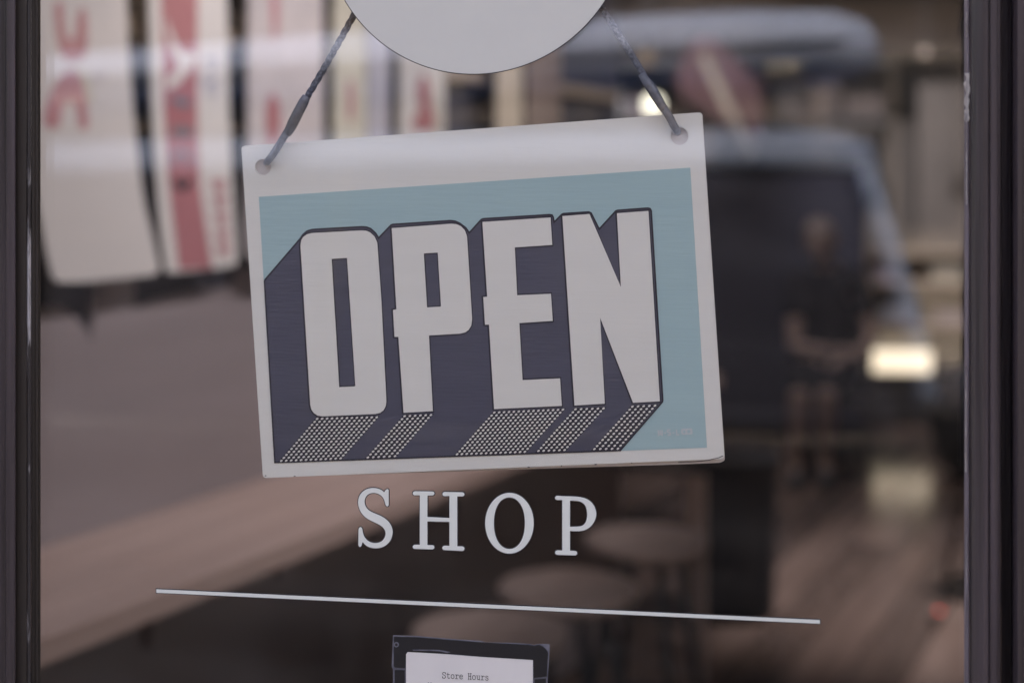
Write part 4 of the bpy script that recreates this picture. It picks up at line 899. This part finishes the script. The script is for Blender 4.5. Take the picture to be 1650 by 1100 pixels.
# local axes: x = image right, y = away from the camera, z = up
V = lambda x, y, z: Vector((x, y, z))
hip = V(.02, .06, .53); chest = V(-.01, .0, .90); neck = V(-.03, -.04, 1.08)
shL, shR = V(-.18, -.02, 1.015), V(.17, .03, 1.01)      # image left / right
elL, wrL = V(-.20, -.10, .66), V(-.03, -.26, .66)
elR, wrR = V(.22, -.04, .70), V(.06, -.26, .63)
hpL, hpR = V(-.10, .02, .50), V(.10, .08, .50)
knL, knR = V(-.23, -.40, .49), V(-.10, -.42, .49)
anL, anR = V(-.25, -.38, .08), V(-.10, -.36, .08)
toL, toR = V(-.28, -.56, .035), V(-.13, -.54, .035)
body_m = skin_mesh([[(hip, .13), (V(0, .03, .70), .115), (chest, .125), (V(-.02, -.02, 1.0), .085), (neck, .048), (V(-.045, -.075, 1.15), .046)],
    [(V(-.02, -.02, 1.0), .085), (shL, .055), (V(-.19, -.06, .85), .045), (elL, .038), (V(-.12, -.18, .655), .034), (wrL, .026)],
    [(V(-.02, -.02, 1.0), .085), (shR, .055), (V(.195, 0, .86), .045), (elR, .038), (V(.14, -.16, .66), .034), (wrR, .026)],
    [(hip, .13), (hpL, .088), (V(-.165, -.2, .50), .075), (knL, .055), (V(-.235, -.375, .33), .056), (V(-.245, -.375, .18), .038), (anL, .034), (V(-.262, -.46, .05), .036), (toL, .03)],
    [(hip, .13), (hpR, .088), (V(0, -.18, .50), .075), (knR, .055), (V(-.10, -.375, .33), .056), (V(-.10, -.355, .18), .038), (anR, .034), (V(-.11, -.45, .05), .036), (toR, .03)]], 'body')
bm = bmesh.new(); bm.from_mesh(body_m)
def add_mesh(me, M=None):
    if M is not None: me.transform(M)
    bm.from_mesh(me); bpy.data.meshes.remove(me)
# head: bent down towards image left
hm_ = bmesh.new(); bmesh.ops.create_icosphere(hm_, subdivisions=4, radius=1.0)
for v in hm_.verts:
    x, y, z = v.co; f = -y                                    # faces local -y
    w = 1 - .22 * max(0, -z) ** 1.5                           # narrower jaw
    X, Y, Z = x * .076 * w, y * .096 * (1 - .10 * max(0, -z)), z * .115
    g_ = lambda cx, cz, s: math.exp(-(((x - cx) ** 2 + (z - cz) ** 2) / s))
    if f > 0: Y -= .020 * g_(0, -.12, .02) + .010 * g_(0, -.62, .06) + .006 * g_(0, .28, .12) + .006 * g_(0, -.40, .02); Y += .008 * (g_(-.36, .06, .03) + g_(.36, .06, .03))
    X += .012 * math.copysign(1, x) * (g_(x, -.02, .05) if abs(y) < .22 and abs(x) > .85 else 0)
    v.co = (X, Y, Z)
hme = bpy.data.meshes.new('head'); hm_.to_mesh(hme); hm_.free()
HM = Matrix.Translation(V(-.065, -.105, 1.215)) @ Matrix.Rotation(math.radians(-35), 4, 'Z') @ Matrix.Rotation(math.radians(26), 4, 'X') @ Matrix.Rotation(math.radians(-8), 4, 'Y')
add_mesh(hme, HM)
def hand(wr, d, side):
    d = d.normalized(); up = V(0, 0, 1); a = d.cross(up).normalized(); n = a.cross(d).normalized()
    palm = skin_mesh([[(wr, .024), (wr + d * .045, .030), (wr + d * .085, .030)]], 'palm', 1); palm.transform(Matrix.Translation(-wr)); palm.transform(Matrix.Identity(4)); palm.transform(Matrix.Translation(wr)); add_mesh(palm)
    for i, L in enumerate((.066, .076, .070, .054)):
        o_ = wr + d * .078 + a * ((i - 1.5) * .0185)
        add_mesh(skin_mesh([[(o_, .0095), (o_ + d * L * .5 - n * .006, .009), (o_ + d * L * .82 - n * .022, .0085), (o_ + d * L * .95 - n * .042, .007)]], 'finger', 1))
    o_ = wr + d * .035 + a * side * .024
    add_mesh(skin_mesh([[(o_, .011), (o_ + d * .026 + a * side * .022 - n * .004, .010), (o_ + d * .055 + a * side * .026 - n * .014, .008)]], 'thumb', 1))
hand(wrL, V(.9, -.45, .0), -1); hand(wrR, V(-.9, -.5, -.1), 1)
bme = bpy.data.meshes.new('body'); bm.to_mesh(bme); bm.free()
body_o = obj('body', bme, 'skin', per, True)
shirt = skin_mesh([[(V(.02, .06, .545), .155), (V(0, .03, .70), .145), (chest, .150), (V(-.02, -.02, 1.005), .10), (V(-.028, -.035, 1.06), .062)],
    [(V(-.02, -.02, 1.005), .10), (shL, .070), (V(-.19, -.05, .89), .064), (V(-.195, -.075, .79), .062)], [(V(-.02, -.02, 1.005), .10), (shR, .070), (V(.19, .005, .89), .064), (V(.2, -.01, .79), .062)]], 'shirt')
obj('shirt', shirt, 'shirt', per, True)
sho = skin_mesh([[(V(.02, .06, .56), .150), (hip, .150), (hpL, .108), (V(-.165, -.2, .505), .098), (V(-.215, -.36, .49), .090), (V(-.228, -.415, .455), .082)], [(hip, .150), (hpR, .108), (V(0, -.18, .505), .098), (V(-.085, -.37, .49), .090), (V(-.10, -.43, .455), .082)]], 'shorts')
obj('shorts', sho, 'shorts', per, True)
hr = bmesh.new(); bmesh.ops.create_icosphere(hr, subdivisions=3, radius=1.0)
for v in list(hr.verts):
    x, y, z = v.co
    if z < -.25 + (-y) * .75: hr.verts.remove(v)
    else: v.co = (x * .084, y * .104 + .006, z * .122 + .004)
hrm = bpy.data.meshes.new('hair'); hr.to_mesh(hrm); hr.free(); hrm.transform(HM)
ho = obj('hair', hrm, 'hair', per, True); sm2 = ho.modifiers.new('solid', 'SOLIDIFY'); sm2.thickness = .012; sm2.offset = -1
for s in (-1, 1):
    e = MB().lathe([(.002, -.009), (.007, -.006), (.0095, 0), (.007, .006), (.002, .009)], seg=10).mesh('eye'); e.transform(HM @ Matrix.Translation(V(s * .029, -.083, .008))); obj('eye', e, 'eye', per, True)
for an_, to_ in ((anL, toL), (anR, toR)):
    obj('shoe', skin_mesh([[(an_ + V(0, .03, -.035), .043), (an_.lerp(to_, .5) + V(0, 0, -.005), .045), (to_ + V(0, -.02, 0), .040)]], 'shoe'), 'shoe', per, True)
chr_ = thing('chair', 'black chair that the person in dark shorts sits on', 'chair', base + RT * .03 + FW * .05, TH - .25)
box('seat', (0, 0, .385), (.44, .44, .04), 'black_wood', chr_, .012); box('backrest', (0, .22, .70), (.42, .03, .34), 'black_wood', chr_, .012)
for sx in (-1, 1):
    box('leg', (sx * .19, -.19, .182), (.035, .035, .364), 'black_wood', chr_, .004); box('leg', (sx * .19, .215, .45), (.035, .035, .90), 'black_wood', chr_, .004)

# ------------------------------------------------------------------ a second black chair at the right edge of the pane
cb = P(1592, 700, 5.2)
c2 = thing('rounded_chair', 'black chair with a rounded back at the right edge of the glass', 'chair', (cb.x, cb.y, 0), -.5)
def shell(n0, n1, w, za, zb):
    out = []
    for i in range(9):
        v = i / 8; z = za + (zb - za) * v; ww = w * math.sqrt(max(.04, 1 - (abs(2 * v - 1)) ** 2.6))
        row = [(ww * math.sin(a), -.10 * math.cos(a) * (ww / w) + n0, z) for a in [math.radians(-78 + 156 * k / 12) for k in range(13)]]
        row += [(ww * .93 * math.sin(a), -.085 * math.cos(a) * (ww / w) + n0 + .03, z) for a in [math.radians(78 - 156 * k / 12) for k in range(13)]]
        out.append(row)
    return out
MB().loft(shell(-.10, 0, .175, .42, .86)).build('backrest', 'bin_black', c2, smooth=True)
MB().lathe([(.05, .395), (.17, .40), (.19, .42), (.18, .442), (.05, .448)], (0, .06, 0), 26).build('seat', 'i_brown', c2, smooth=True)
for k in range(4):
    a = math.pi / 4 + k * math.pi / 2
    MB().tube([(.12 * math.cos(a), .06 + .12 * math.sin(a), .40), (.19 * math.cos(a), .06 + .19 * math.sin(a), 0)], [.016, .012], 8).build('leg', 'i_brown', c2, smooth=True)
